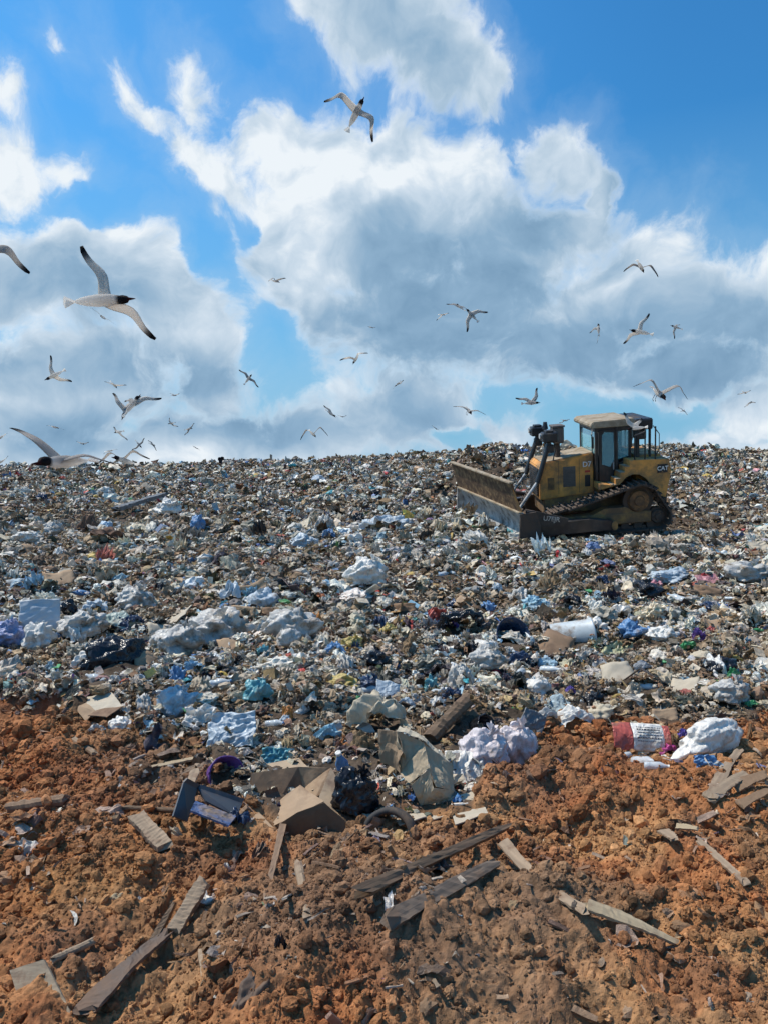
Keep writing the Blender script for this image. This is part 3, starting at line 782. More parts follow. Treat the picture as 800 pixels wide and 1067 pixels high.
    # push arms + tilt brace
    for s in (-1, 1):
        mb = MB(); xe = 3.35 if s > 0 else 4.1; mb.prism([(xe, .18), (xe, .48), (1.1, .52), (.2, .42), (.2, .20), (1.1, .20)], s * 1.46, s * 1.66); arm = mb.build('push_arm', BLK, P)
        mb = MB(); mb.tube((3.3, s * 1.3, .78), (1.6, s * 1.5, .45), .06); mb.build('tilt_brace', DRK, arm)
        mb = MB(); mb.tube((.2, s * 1.2, .31), (.2, s * 1.70, .31), .12); mb.build('trunnion', YELD, arm)
        mb = MB(); mb.prism([(3.35, .0), (3.35, .12), (-.35, .02), (-.35, -.06)], s * 1.67, s * 1.71); mb.build('guard_plate', DRK, arm)
        if s > 0:
            mb = MB(); mb.prism([(3.35, .42), (3.35, .86), (3.1, .86), (1.9, .60), (1.9, .44)], 1.66, 1.70); pl = mb.build('name_plate', BLK, arm)
            text_mesh('lettering', 'U7EJR', .17, mat('faded_white', (.5, .48, .44), .7, dirt=.4), pl, (2.50 * .72, 1.712, .62), (math.pi / 2, R(10), math.pi), .002)
    # lift cylinders
    for s in (-1, 1):
        mb = MB(); mb.tube((2.12, s * .62, 2.38), (2.62, s * .66, 1.35), .085); mb.box(1.98, 2.26, s * .62 - .1, s * .62 + .1, 2.1, 2.3, .02)
        c = mb.build('lift_cylinder', BLK, P)
        mb = MB(); mb.tube((2.62, s * .66, 1.36), (3.45, s * .69, .60), .045); mb.build('piston_rod', STEEL, c)
        mb = MB(); mb.box(1.85, 2.40, s * .62 - .17, s * .62 + .17, 2.38, 2.62, .03); mb.box(2.0, 2.28, s * .62 - .12, s * .62 + .12, 2.62, 2.67, .01); h = mb.build('cylinder_head', BLK, c)
        mb = MB(); mb.tube((2.40, s * .62 - .08, 2.52), (2.46, s * .62 - .08, 2.52), .07); mb.build('work_light', mat('lamp_lens', (.5, .5, .48), .2), h)
        mb = MB(); mb.path([(1.92, s * .5, 2.4), (1.86, s * .48, 2.1), (2.0, s * .5, 1.75)], .025); mb.build('hydraulic_hose', BLK, c)
    # cab
    cab = MB()
    posts = [(.40, .66), (-.42, .69), (-1.02, .66)]
    for s in (-1, 1):
        for x, y in posts: cab.box(x - .05, x + .05, s * y - .05, s * y + .05, 1.25, 2.64, .01)
        cab.prism([(.45, 1.22), (.45, 1.42), (-1.07, 1.80), (-1.07, 1.22)], s * .60, s * .66)
    cab.box(-1.07, .45, -.7, .7, 2.52, 2.64, .01); cab.box(-1.07, .45, -.6, .6, 1.1, 1.3, .01)
    cab.box(.38, .45, -.64, .64, 1.3, 1.95, .01)
    cab.box(-1.07, -1.0, -.64, .64, 1.3, 1.85, .01)
    cb = cab.build('cab', BLK, P)
    mb = MB(); mb.prism([(.62, 2.64), (.66, 2.72), (.55, 2.80), (-1.15, 2.82), (-1.25, 2.64)], -.78, .78)
    bmesh.ops.bevel(mb.bm, geom=list(mb.bm.edges), offset=.02, segments=2, affect='EDGES'); mb.build('roof', ROOF, cb)
    mb = MB(); mb.box(-2.0, -1.24, -.74, .74, 2.50, 2.78, .04); mb.box(-1.75, -1.35, .3, .68, 2.25, 2.50, .03); rops = mb.build('rear_canopy', BLK, cb)
    for s in (-1, 1):
        mb = MB(); mb.box(-1.42, -1.28, s * .66 - .06, s * .66 + .06, 1.5, 2.55, .01); mb.build('canopy_post', BLK, rops)
        mb = MB(); mb.box(-1.92, -1.84, s * .68 - .04, s * .68 + .04, 1.5, 2.55, .01); mb.build('canopy_post', BLK, rops)
    # door with window (left side), windows
    d = MB(); pts = [(.33, 1.28), (.33, 2.56), (-.36, 2.56), (-.36, 1.55), (-.10, 1.20), (.25, 1.20)]
    d.prism(pts, .715, .745); door = d.build('door', BLK, cb)
    d = MB(); d.prism([(.22, 1.70), (.22, 2.44), (.12, 2.52), (-.27, 2.50), (-.30, 1.80), (-.12, 1.62)], .747, .756); d.build('window', glass, door)
    mb = MB(); mb.box(-.28, -.24, .76, .79, 1.55, 1.75, .005); mb.build('handle', STEEL, door)
    for s in (-1, 1):
        mb = MB(); mb.prism([(-.47, 1.78), (-.47, 2.5), (-.96, 2.5), (-.96, 1.86)], s * .668, s * .676); mb.build('window', glass, cb)
    mb = MB(); mb.box(.415, .422, -.6, .6, 1.96, 2.5, 0); mb.build('windscreen', glass, cb)
    mb = MB(); mb.box(-1.04, -1.033, -.6, .6, 1.86, 2.5, 0); mb.build('window', glass, cb)
    mb = MB(); mb.box(-.75, -.25, -.25, .25, 1.45, 1.6, .04); mb.box(-.80, -.68, -.25, .25, 1.55, 2.15, .04); mb.box(-.80, -.70, -.14, .14, 2.15, 2.35, .03); mb.build('seat', mat('seat_grey', (.10, .10, .11), .9), cb)
    mb = MB(); mb.box(.05, .30, -.2, .25, 1.4, 1.85, .03); mb.box(-.55, -.2, .28, .42, 1.5, 1.78, .03); mb.build('console', BLK, cb)
    mb = MB(); mb.path([(.58, .74, 2.62), (.66, .86, 2.5), (.64, .86, 2.05), (.5, .72, 1.95)], .018); mb.box(.60, .63, .76, .92, 2.15, 2.45, .01); mb.build('mirror', BLK, cb)
    # fenders with steps
    st = [(.52, 1.12), (.52, 1.28), (.02, 1.22), (-.14, 1.22), (-.14, 1.37), (-.34, 1.37), (-.34, 1.52), (-.54, 1.52), (-.54, 1.66), (-.74, 1.66), (-.74, 1.82), (-2.42, 1.78), (-2.52, 1.45), (-2.30, .80), (-2.05, .85)]
    cx, cz, rad = -.95, .80, .66
    arch = [(cx + rad * math.cos(a), cz + rad * math.sin(a)) for a in [R(t) for t in (150 + 30, 135, 110, 90, 70, 50, 35)]]
    arch = [(cx - rad * 1.0 * math.cos(R(t)) * 1.25, cz + rad * math.sin(R(t))) for t in (25, 50, 75, 95, 115, 140)]
    for s in (-1, 1):
        f = MB(); f.prism(st + arch, s * .68, s * 1.14); fd = f.build('fender', YEL, P)
        mb = MB()
        for i, (x, z) in enumerate(((-.24, 1.37), (-.44, 1.52), (-.64, 1.66), (-.06, 1.22))): mb.box(x - .10, x + .10, s * .78, s * 1.16, z + .002, z + .018, .003)
        mb.build('step', ROOF, fd)
        mb = MB()
        for x in (-.98, -1.42, -1.86): mb.tube((x, s * 1.10, 1.62), (x, s * 1.10, 2.62 if x < -1.2 else 2.42), .028)
        mb.tube((-.98, s * 1.10, 2.42), (-1.42, s * 1.10, 2.50), .024)
        mb.build('handrail', BLK, fd)
        mb = MB(); mb.path([(-1.95, s * .8, 2.6), (-2.12, s * .95, 2.4), (-2.12, s * .95, 2.05), (-1.98, s * .9, 1.8)], .016); mb.build('grab_bar', BLK, fd)
    # rear tank
    mb = MB(); mb.prism([(-1.30, 1.0), (-1.30, 1.86), (-2.36, 1.84), (-2.50, 1.5), (-2.35, .7), (-1.6, .6)], -.67, .67); tank = mb.build('rear_tank', YEL, P)
    mb = MB(); mb.box(-2.36, -1.93, 1.142, 1.150, 1.44, 1.66, .002); bd = mb.build('badge', BLK, P)
    text_mesh('badge_lettering', 'CAT', .15, WHITE, bd, (sx_(-2.145), 1.156, 1.55), (math.pi / 2, 0, math.pi), .003)
    mb = MB(); mb.prism([(-2.17, 1.145 + .31), (-2.13, 1.49), (-2.09, 1.455)], 1.1515, 1.158)
    mb.build('badge_triangle', YEL, bd)
    mb = MB(); mb.box(-2.9, -2.5, -.35, .35, .45, .75, .03); mb.box(-2.95, -2.75, -.12, .12, .3, .95, .02); mb.build('drawbar', DRK, P)
    # tracks
    def hull_path(cs, n=220):
        pts = []
        for (x, z, r) in cs:
            for i in range(72): a = 2 * math.pi * i / 72; pts.append((x + r * math.cos(a), z + r * math.sin(a)))
        pts = sorted(set(pts))
        def half(ps):
            h = []
            for p in ps:
                while len(h) >= 2 and (h[-1][0] - h[-2][0]) * (p[1] - h[-2][1]) - (h[-1][1] - h[-2][1]) * (p[0] - h[-2][0]) <= 0: h.pop()
                h.append(p)
            return h
        h = half(pts)[:-1] + half(pts[::-1])[:-1]
        return h
    circ = [(1.55, .37, .32), (-1.12, .36, .30), (-.62, .80, .47)]
    H = [Vector((x, 0, z)) for x, z in hull_path(circ)]
    seg = [(H[i], H[(i + 1) % len(H)]) for i in range(len(H))]; tot = sum((b - a).length for a, b in seg); ns = 46; step = tot / ns
    for s in (-1, 1):
        mb = MB(); pos = 0.0; i = 0; acc = 0
        for k_ in range(ns):
            t = k_ * step
            while acc + (seg[i][1] - seg[i][0]).length < t: acc += (seg[i][1] - seg[i][0]).length; i += 1
            a, b = seg[i]; p = a + (b - a).normalized() * (t - acc); d_ = (b - a).normalized(); nn = Vector((d_.z, 0, -d_.x))
            sag = 0
            if p.z > .75 and -0.9 < p.x < 1.3: sag = -.05
            m = Matrix(((d_.x, 0, nn.x, p.x), (0, 1, 0, s * 1.17), (d_.z, 0, nn.z, p.z + sag), (0, 0, 0, 1)))
            mb.box(-step * .46, step * .46, -.28, .28, -.02, .025, 0, m); mb.box(-.02, .02, -.28, .28, .025, .085, 0, m); mb.box(-step * .4, step * .4, -.07, .07, -.09, -.02, 0, m)
        tr = mb.build('track', DRK, P, shift=0)
        mb = MB(); mb.box(-1.6, 1.9, s * .98, s * 1.30, .22, .52, .03); mb.prism([(.9, .5), (.4, .66), (-.5, .66), (-.9, .5)], s * 1.0, s * 1.28); mb.build('track_frame', YELD, P)
        for (x, z, r), nm in zip(circ, ('idler', 'idler', 'sprocket')):
            mb = MB(); mb.tube((x, s * 1.10, z), (x, s * 1.24, z), r - .07, n=28); w = mb.build(nm, DRK, P, shift=0)
            mb = MB(); mb.tube((x, s * 1.24, z), (x, s * 1.33, z), r * .62, r * .55, n=24); mb.tube((x, s * 1.33, z), (x, s * 1.37, z), r * .30, r * .26, n=18)
            for j in range(8): a = j * math.pi / 4; mb.tube((x + r * .46 * math.cos(a), s * 1.32, z + r * .46 * math.sin(a)), (x + r * .46 * math.cos(a), s * 1.35, z + r * .46 * math.sin(a)), .02, n=6)
            mb.build('hub', HUB if nm == 'sprocket' else DRK, w, shift=0)
        for x in np.linspace(-.95, 1.1, 7):
            mb = MB(); mb.tube((x, s * 1.02, .16), (x, s * 1.26, .16), .11, n=16); mb.build('track_roller', DRK, P, shift=0)
build_dozer()
MB.SX = 1.0

# ------------------------------------------------------------------ gulls
GULL_MAT = attr_mat('gull_plumage', None, bumpd=.002, bscale=60, rough=.7, mottled=.03, mscale=40, spec=.3)
def _feathers():
    k = NT(GULL_MAT.node_tree); b = [n for n in k.n if n.type == 'BSDF_PRINCIPLED'][0]; out = [n for n in k.n if n.type == 'OUTPUT_MATERIAL'][0]
    t = k.add('ShaderNodeBsdfTranslucent'); a = [n for n in k.n if n.type == 'ATTRIBUTE'][0]; k.l.new(a.outputs['Color'], t.inputs[0])
    m = k.add('ShaderNodeMixShader'); m.inputs[0].default_value = .7; k.l.new(b.outputs[0], m.inputs[1]); k.l.new(t.outputs[0], m.inputs[2]); k.l.new(m.outputs[0], out.inputs[0])
_feathers()
def gull(c, tips, head, label, size=1.0, dz=(.25, .25), hdz=0.0, bend=.05, dark=0.0, chord=1.0, legs=False):
    """c, tips, head (a direction) in the photo; wings keep their true length, the rest of it goes in depth"""
    half = .52 * size
    L = max(math.hypot(t[0] - c[0], t[1] - c[1]) for t in tips); d = 800 * half * .93 / L
    C = at(c[0], c[1], d); s = d / 800
    X = Vector((1, 0, 0))
    f = (X * head[0] - UPV * head[1]).normalized() * math.cos(hdz) + FWD * math.sin(hdz); f.normalize()
    V = []; Fc = []; CO = []
    WHT = (.88, .85, .80); GRY = (.62, .59, .56); BLKc = (.025, .025, .03); UND = (.90, .84, .76)
    W = []
    for i, t in enumerate(tips):
        ip = X * ((t[0] - c[0]) * s) - UPV * ((t[1] - c[1]) * s)
        rem = math.sqrt(max(half ** 2 - ip.length ** 2, 0)) * (1 if dz[i] >= 0 else -1) * min(1, abs(dz[i]) * 2)
        W.append(ip + FWD * rem)
    lat = (W[0] - W[1]); lat = (lat - f * lat.dot(f)).normalized() if (lat - f * lat.dot(f)).length > 1e-4 else f.orthogonal().normalized()
    up = f.cross(lat); mid = (W[0] + W[1])
    up = up.normalized()
    if up.dot(Vector((0, 0, 1))) < 0: up = -up
    # body: rings from tail base to bill
    lat2 = up.cross(f).normalized()
    R_ = [(-.195, .010, .006), (-.16, .024, .014), (-.11, .036, .030), (-.03, .046, .044), (.05, .045, .043), (.105, .036, .036), (.13, .031, .032), (.155, .033, .034), (.185, .026, .028), (.205, .011, .013), (.235, .006, .008), (.252, .002, .003)]
    n = 12; sc = size
    for j, (x, rw, rh) in enumerate(R_):
        for q in range(n):
            a = 2 * math.pi * q / n
            z = .012 if .12 < x < .2 else (-.004 if x > .2 else 0)
            V.append(C + f * x * sc + lat2 * math.cos(a) * rw * sc + up * (math.sin(a) * rh + z) * sc)
            top = math.sin(a) > .25
            if x >= .20: col = (.10, .03, .03)
            elif x >= .128: col = BLKc if not (math.sin(a) > .2 and abs(x - .17) < .001 and 0) else WHT
            elif x <= -.16: col = WHT
            else: col = GRY if (top and x < .08) else WHT
            CO.append(col)
    for j in range(len(R_) - 1):
        for q in range(n):
            a = j * n + q; b = j * n + (q + 1) % n; Fc.append((a, b, b + n, a + n))
    # tail fan
    b0 = len(V); ts = [(-.18, 0), (-.27, -.045), (-.28, -.015), (-.28, .015), (-.27, .045)]
    for k_, o in ((0, .004), (1, -.004)):
        for x, y in ts: V.append(C + f * x * sc + lat2 * y * sc + up * o); CO.append(WHT if x > -.2 else WHT)
    for i in range(1, 4): Fc.append((b0, b0 + i, b0 + i + 1, b0 + i + 1)); Fc.append((b0 + 5, b0 + 5 + i + 1, b0 + 5 + i, b0 + 5 + i))
    # wings
    for i, w in enumerate(W):
        ax = w.normalized(); ch = (f - ax * f.dot(ax))
        if ch.length < .25: ch = (ch + up * .3)
        ch = ch - ax * ch.dot(ax); ch.normalize()
        nu = ax.cross(ch); nu = nu if nu.dot(up) > 0 else -nu
        K = 13; rows = []
        for k_ in range(K):
            t = k_ / (K - 1)
            bow = 4 * t * (1 - t)
            wr = math.exp(-((t - .42) / .22) ** 2)
            p = C + f * .045 * sc + w * t + nu * (bend * half * (.6 * bow + .5 * wr)) + ch * (.07 * half * wr - .03 * half * t)
            cw = (.108 * (1 - t) ** .35 * (1 - .25 * t) + .004) * sc * chord
            if t > .55: cw = cw * (1 - .25 * (t - .55))
            le = .38 * cw - .08 * sc * max(t - .55, 0) ; te = cw * .62 + .08 * sc * max(t - .55, 0)
            th = .012 * (1 - t) * sc + .0015
            col_t = np.array(GRY); col_b = np.array(UND)
            dk = max(0, (t - .72) / .15); dk = min(1, dk)
            if dark: col_b = col_b * (1 - dark) + np.array((.30, .27, .25)) * dark
            ct = tuple(col_t * (1 - dk) + np.array(BLKc) * dk); cbm = tuple(col_b * (1 - dk) + np.array(BLKc) * dk)
            tre = tuple(np.array(WHT) * (1 - dk) + np.array(BLKc) * dk)
            idx = []
            for (uu, hh, cc) in ((le, 0, cbm), (le * .5, th, ct), (-te * .35, th * .8, ct), (-te * .8, th * .3, ct), (-te, 0, tre), (-te * .8, -th * .1, cbm), (-te * .35, -th * .1, cbm), (le * .5, -th * .3, cbm)):
                V.append(p + ch * uu + nu * hh); CO.append(cc); idx.append(len(V) - 1)
            rows.append(idx)
        for r0, r1 in zip(rows[:-1], rows[1:]):
            for q in range(8): Fc.append((r0[q], r0[(q + 1) % 8], r1[(q + 1) % 8], r1[q]))
        Fc.append(tuple(rows[-1][:4])); Fc.append((rows[-1][4], rows[-1][5], rows[-1][6], rows[-1][7]))
    if legs:
        for sgn in (-1, 1):
            b0 = len(V); p = C + lat2 * .02 * sgn - f * .06
            for k_, (o, r) in enumerate(((-up * .04, .005), (-up * .13 - f * .02, .004), (-up * .15 + f * .02, .008))):
                for a in range(4): V.append(p + o + (lat2 * math.cos(a * 1.57) + f * math.sin(a * 1.57)) * r); CO.append((.05, .03, .03))
            for k_ in range(2):
                for a in range(4): Fc.append((b0 + k_ * 4 + a, b0 + k_ * 4 + (a + 1) % 4, b0 + (k_ + 1) * 4 + (a + 1) % 4, b0 + (k_ + 1) * 4 + a))
    V = np.array([v[:] for v in V]) - np.array(C[:])
    bm = bmesh.new(); cl = bm.verts.layers.float_color.new('col'); vs = [bm.verts.new(v) for v in V]
    for v, cc in zip(vs, CO): v[cl] = (*cc, 1)
    for fc in Fc:
        q = []
        for ii in fc:
            if ii not in q: q.append(ii)
        try: bm.faces.new([vs[ii] for ii in q])
        except ValueError: pass
    bmesh.ops.recalc_face_normals(bm, faces=bm.faces)
    me = bpy.data.meshes.new('gull'); bm.to_mesh(me); bm.free()
    for p in me.polygons: p.use_smooth = True
    o = link('gull', me, GULL_MAT, None, C)
    tag(o, label, 'gull', 'gulls wheeling over the tip')
    return o
G = [
 ((-14, 263), ((25, 279), (-62, 290)), (-.3, -1), 'brown-edged wing of a gull entering at the left edge of the sky', dict(bend=.2, dark=.6)),
 ((106, 313), ((79, 250), (152, 344)), (1, -.05), 'large white gull with black head and narrow wings spread, nearest in the left sky', dict(bend=.03, chord=.9)),
 ((108, 331), ((98, 323), (120, 338)), (-.8, -.5), 'small gull gliding just under the large black-headed gull', dict(dz=(-.5, .5), hdz=.6)),
 ((57, 391), ((51, 369), (73, 397)), (-.6, .3), 'gull with one wing straight up, alone in the left sky', dict()),
 ((119, 401), ((108, 397), (131, 401)), (.3, .5), 'faint distant gull with flat wings above the tangled pair', dict(hdz=1.0)),
 ((132, 427), ((115, 408), (147, 411)), (-.25, 1), 'left bird of the tangled pair, wings raised in a V', dict(hdz=-.5, bend=.15)),
 ((138, 422), ((165, 414), (126, 416)), (.5, -.8), 'right bird of the tangled pair, long wing pointing right', dict(hdz=.3)),
 ((181, 412), ((176, 409), (188, 411)), (1, .1), 'tiny far gull level with the tangled pair, to their right', dict(dz=(.6, -.6))),
 ((124, 450), ((117, 445), (133, 459)), (-1, .1), 'gull diving with dark wingtip below the tangled pair', dict(hdz=.4)),
 ((179, 441), ((176, 435), (186, 445)), (-1, .2), 'little gull over the left skyline with white body, left of a darker one', dict()),
 ((197, 447), ((202, 441), (192, 454)), (1, -.2), 'darker little gull banking steeply over the left skyline', dict(dark=.8)),
 ((145, 463), ((137, 469), (150, 456)), (.5, .6), 'dark gull low over the left skyline, wings bent upward', dict(dark=.8)),
 ((159, 463), ((154, 458), (163, 469)), (.8, .3), 'small dark gull just right of a low bent-winged one', dict(dark=.8)),
 ((57, 445), ((47, 443), (67, 448)), (1, .3), 'small dark flat-winged gull above the big low gull at left', dict(hdz=.9, dark=.8)),
 ((67, 481), ((6, 445), (118, 484)), (-.5, .1), 'big gull skimming the left skyline, dark head and long grey left wing', dict(hdz=-1.0, bend=.12, dark=.5)),
 ((130, 480), ((100, 483), (156, 477)), (-.3, -.1), 'gull just above the rubbish, wings flat, right of the big low gull', dict(hdz=-.9, dark=.6, bend=.25)),
 ((1, 456), ((8, 450), (-10, 458)), (-.3, .2), 'tiny gull cut by the left edge above the skyline', dict(dark=.8)),
 ((2, 481), ((8, 474), (-8, 478)), (-.3, .2), 'tiny dark gull at the left edge touching the skyline', dict(dark=.8)),
 ((85, 462), ((79, 459), (92, 461)), (.5, .2), 'faint far gull between the big low gull and the dark bent-winged gull', dict()),
 ((114, 470), ((107, 473), (122, 468)), (.5, -.1), 'small flat-winged gull right above the low gull near the rubbish', dict(hdz=.7)),
 ((205, 467), ((201, 464), (208, 469)), (.5, .2), 'speck of a gull lowest over the left-centre skyline', dict()),
 ((259, 395), ((249, 385), (269, 403)), (.3, -.5), 'dark narrow-winged gull alone between left and middle sky', dict(dark=.9, hdz=.4)),
 ((287, 293), ((279, 292), (297, 290)), (1, .1), 'small gull against the big cloud, high left of centre', dict(dark=.6, bend=.3, hdz=.5)),
 ((387, 341), ((383, 340), (391, 341)), (.3, .2), 'speck of a gull in the grey cloud above the middle gull', dict()),
 ((371, 374), ((355, 375), (384, 367)), (-.4, .5), 'grey-winged gull in the middle of the sky, wings arched', dict(bend=.3, hdz=.8)),
 ((414, 400), ((409, 405), (421, 396)), (-.4, .4), 'little gull with hanging wing below the grey cloud centre', dict(dark=.3)),
 ((345, 431), ((337, 421), (351, 434)), (.4, .3), 'gull with one broad wing lifted over the centre skyline', dict(chord=1.3)),
 ((356, 434), ((352, 432), (361, 433)), (.3, .1), 'speck of a gull right beside the broad-winged one', dict()),
 ((326, 452), ((313, 458), (341, 454)), (.2, .2), 'dark gull with arched drooping wings near the centre skyline', dict(bend=.55, dark=.8, hdz=1.0)),
 ((488, 428), ((471, 423), (506, 432)), (.2, .5), 'flat-winged gull with pale belly left of the two blade cylinders', dict(hdz=-1.0, bend=.15, legs=True)),
 ((453, 446), ((449, 443), (457, 448)), (.2, .2), 'speck of a gull above the rubbish left of the bulldozer', dict()),
 ((460, 328), ((454, 334), (467, 326)), (1, -.1), 'small white gull left of the overlapping pair in the grey cloud', dict(hdz=.6)),
 ((479, 320), ((466, 316), (489, 322)), (-.3, -.3), 'upper bird of the overlapping pair in the grey cloud', dict(hdz=.5, chord=1.3)),
 ((491, 328), ((486, 346), (509, 324)), (-.5, -.6), 'lower bird of the overlapping pair with a black wingtip pointing down', dict(hdz=.2, chord=1.3)),
 ((371, 118), ((337, 102), (389, 143)), (.5, -1), 'highest gull, pale under the top cloud, with black wing ends', dict(bend=.34)),
 ((667, 278), ((651, 281), (685, 287)), (.3, .2), 'dark slender gull on the blue at the rim of the right cloud', dict(bend=.35, dark=.8, hdz=.8)),
 ((623, 343), ((622, 359), (616, 345)), (.1, -1), 'left of three gulls in a row at right, one wing hanging straight down', dict(hdz=.5)),
 ((667, 346), ((678, 325), (653, 355)), (-1, -.2), 'middle of three gulls in a row at right, wings fully spread', dict()),
 ((704, 341), ((703, 353), (710, 337)), (-.6, -.3), 'right of three gulls in a row at right, dark wingtip down', dict(hdz=.4)),
 ((553, 420), ((560, 404), (536, 413)), (1, -.05), 'white gull with raised wings above the gap between blade and cab', dict(chord=1.2)),
 ((587, 438), ((582, 441), (593, 437)), (.3, .1), 'faint small gull just left of the cab roof', dict(dark=.5)),
 ((686, 410), ((661, 401), (718, 415)), (.1, .4), 'broad-winged grey gull with dangling legs above the cab', dict(hdz=-1.0, bend=.35, legs=True)),
 ((663, 446), ((651, 430), (671, 434)), (-1, .1), 'white gull landing in front of the rear of the cab roof', dict(chord=1.4, size=.85)),
 ((711, 428), ((706, 424), (716, 432)), (.6, -.2), 'small white gull right of the cab roof', dict(hdz=.5)),
 ((775, 409), ((768, 411), (782, 407)), (.3, .1), 'upper of two small gulls by the right edge', dict(hdz=.5)),
 ((780, 420), ((775, 425), (787, 419)), (.3, -.2), 'lower of two small gulls by the right edge', dict()),
 ((327, 707), ((294, 686), (362, 700)), (.2, 1), 'grey gull flying low over the rubbish with wings in a V', dict(dark=.7, hdz=-.7, bend=.12)),
]
for c_, t_, h_, lab, kw in G: gull(c_, t_, h_, lab, **kw)

# ------------------------------------------------------------------ single pieces of rubbish
PLACES = []     # (px, py, short name) of well-known pieces, used to say where a plain one lies
def plastic(name, col, rough=.38, dirt=.25, **kw):
    return mat(name, col, rough, var=.16, scale=9, crease=.022, film=.14, dirt=dirt, dirtcol=(.24, .17, .11), **kw)
def reg(px, py, w, h, y):
    PLACED.append((px, py, w, h, y))
def setup(o, p, rz=None, rx=0, ry=0, seed=0):
    o.location = p; o.rotation_euler = (rx, ry, random.Random(seed).uniform(0, 6.28) if rz is None else rz)
def bag(px, py, w, h, m, name, label, cat, seed, depth=.8, rz=0.0, tilt=0.0, amp=.34, freq=1.5, sub=5, knot=True, group=None, sink=.30, mark=None, parts=True):
    """tied or slumped bag; w, h are its size as seen"""
    p = hit(px, py + h * .35); s = (p.y) / 800; reg(px, py, w, h, p.y + .1)
    V, F = _ICO[sub]; V = crumple(V, seed, amp * .5, freq * .7, 2); V = V * (1 + creases(V, seed, 7, (1, 3.2), .22))[:, None]; V = V * (1 + creases(V * 1.5, seed + 5, 12, (3, 9), .085))[:, None]
    W = np.array([w * s / 2, w * s / 2 * depth, h * s / 2 * 1.08])
    if not knot and 'RUST' not in str(m.name) and w > 11:
        V, F = p_fold(44, seed, wrap=2.1 + .9 * ((seed * 37) % 10) / 10); V = V - (V.max(0) + V.min(0)) / 2; V = V / (np.ptp(V, axis=0) / 2); V[:, 1] *= .9
    V = V * W
    lo = V[:, 2] < -W[2] * .55; V[lo, 2] = -W[2] * .55 + (V[lo, 2] + W[2] * .55) * .25
    me = np_mesh(name, V, F3=F, smooth=True)
    o = link(name, me, m); setup(o, p + Vector((0, W[1] * .35, W[2] * (1 - sink))), rz=rz, ry=tilt)
    if knot and parts:
        ang = np.linspace(0, 2 * np.pi, 40, endpoint=False); KV = []; KF = []
        for j, (zz, rr) in enumerate(((-.06, .05), (0, .022), (.03, .028), (.08, .07), (.10, .075))):
            for i, a in enumerate(ang):
                q = rr * (1 + .45 * math.cos(7 * a + seed) * (j > 2) + .2 * math.cos(12 * a)); KV.append((q * math.cos(a), q * math.sin(a), zz + .02 * math.sin(5 * a) * (j > 2)))
        for j in range(4):
            for i in range(40): KF.append((j * 40 + i, j * 40 + (i + 1) % 40, (j + 1) * 40 + (i + 1) % 40, (j + 1) * 40 + i))
        kk = min(w, h) * s / .45
        k_ = link('knot', np_mesh('knot', np.array(KV) * kk, F4=KF, smooth=True), m, o, (W[0] * .35, -W[1] * .1, W[2] * .88)); k_.rotation_euler = (-.3, .5, seed)
    tag(o, label, cat, group)
    return o
def lying_bag(p0, p1, w, m, name, label, cat, seed, amp=.3, thick=.6, lift=0.0, sub=5, taper=0.0):
    """long bag lying between two spots of the photo"""
    A = hit(*p0); B = hit(*p1); s = (A.y + B.y) / 1600
    for t in (.1, .3, .5, .7, .9): reg(p0[0] * (1 - t) + p1[0] * t, p0[1] * (1 - t) + p1[1] * t, w * .8, w * .8, A.y * (1 - t) + B.y * t)
    # keep what is seen: second point keeps the depth of the first plus a little
    d = max(A.y, B.y) if abs(A.y - B.y) > .6 else None
    if d: B = at(p1[0], p1[1], A.y * .5 + B.y * .5); A = at(p0[0], p0[1], A.y * .6 + B.y * .4)
    ax = (B - A); Ln = ax.length
    V, F = _ICO[sub]; V = crumple(V, seed, amp * .45, 1.1, 2); V = V * (1 + creases(V, seed, 8, (1, 3.5), .17))[:, None]; V = V * (1 + creases(V * 1.5, seed + 5, 12, (3, 9), .07))[:, None]
    W = w * s / 2
    V = V * np.array([Ln / 2, W * thick, W])
    V[:, 1:] *= (1 - taper * V[:, :1] / (Ln / 2))
    o = link(name, np_mesh(name, V, F3=F, smooth=True), m)
    X_ = ax.normalized(); Y_ = Vector((0, 0, 1)).cross(X_).normalized(); Z_ = X_.cross(Y_)
    M = Matrix((X_, Y_, Z_)).transposed().to_4x4(); M.translation = (A + B) / 2 + Vector((0, W * .2, lift)); o.matrix_world = M
    tag(o, label, cat); return o
def sheet(px, py, w, h, m, name, label, cat, seed, tilt=.9, rz=0.0, n=28, wav=.12, thick=.0015, solid=True, fold=0.0, ry=0.0, group=None, lift=.0):
    """crumpled sheet or panel. tilt: how far it stands up toward the viewer"""
    p = hit(px, py + h * .4); s = p.y / 800; reg(px, py, w, h, p.y + .1)
    V, F = grid_sheet(n, n); o3 = np.array([seed * 2.3, seed * .9, 0])
    r = np.random.default_rng(seed)
    Z = wav * (.6 * noise3(V * 2.2 + o3, 1) + 3.2 * creases(V * 2.2, seed, 8, (2, 7), .34)) + fold * np.abs(V[:, 0] + .1)
    V[:, :2] += .05 * np.stack([noise3(V * 3 + o3, 5), noise3(V * 3 + o3, 6)], -1)
    V[:, 2] = Z; V = V * np.array([w * s, h * s / max(math.sin(tilt), .35), w * s])
    o = link(name, np_mesh(name, V, F3=F, smooth=True), m)
    o.location = p + Vector((0, h * s * .25, h * s * .42 + lift)); o.rotation_euler = (tilt, ry, rz)
    if solid:
        md = o.modifiers.new('thickness', 'SOLIDIFY'); md.thickness = max(thick, .001)
    tag(o, label, cat, group); return o
WOODS = {}
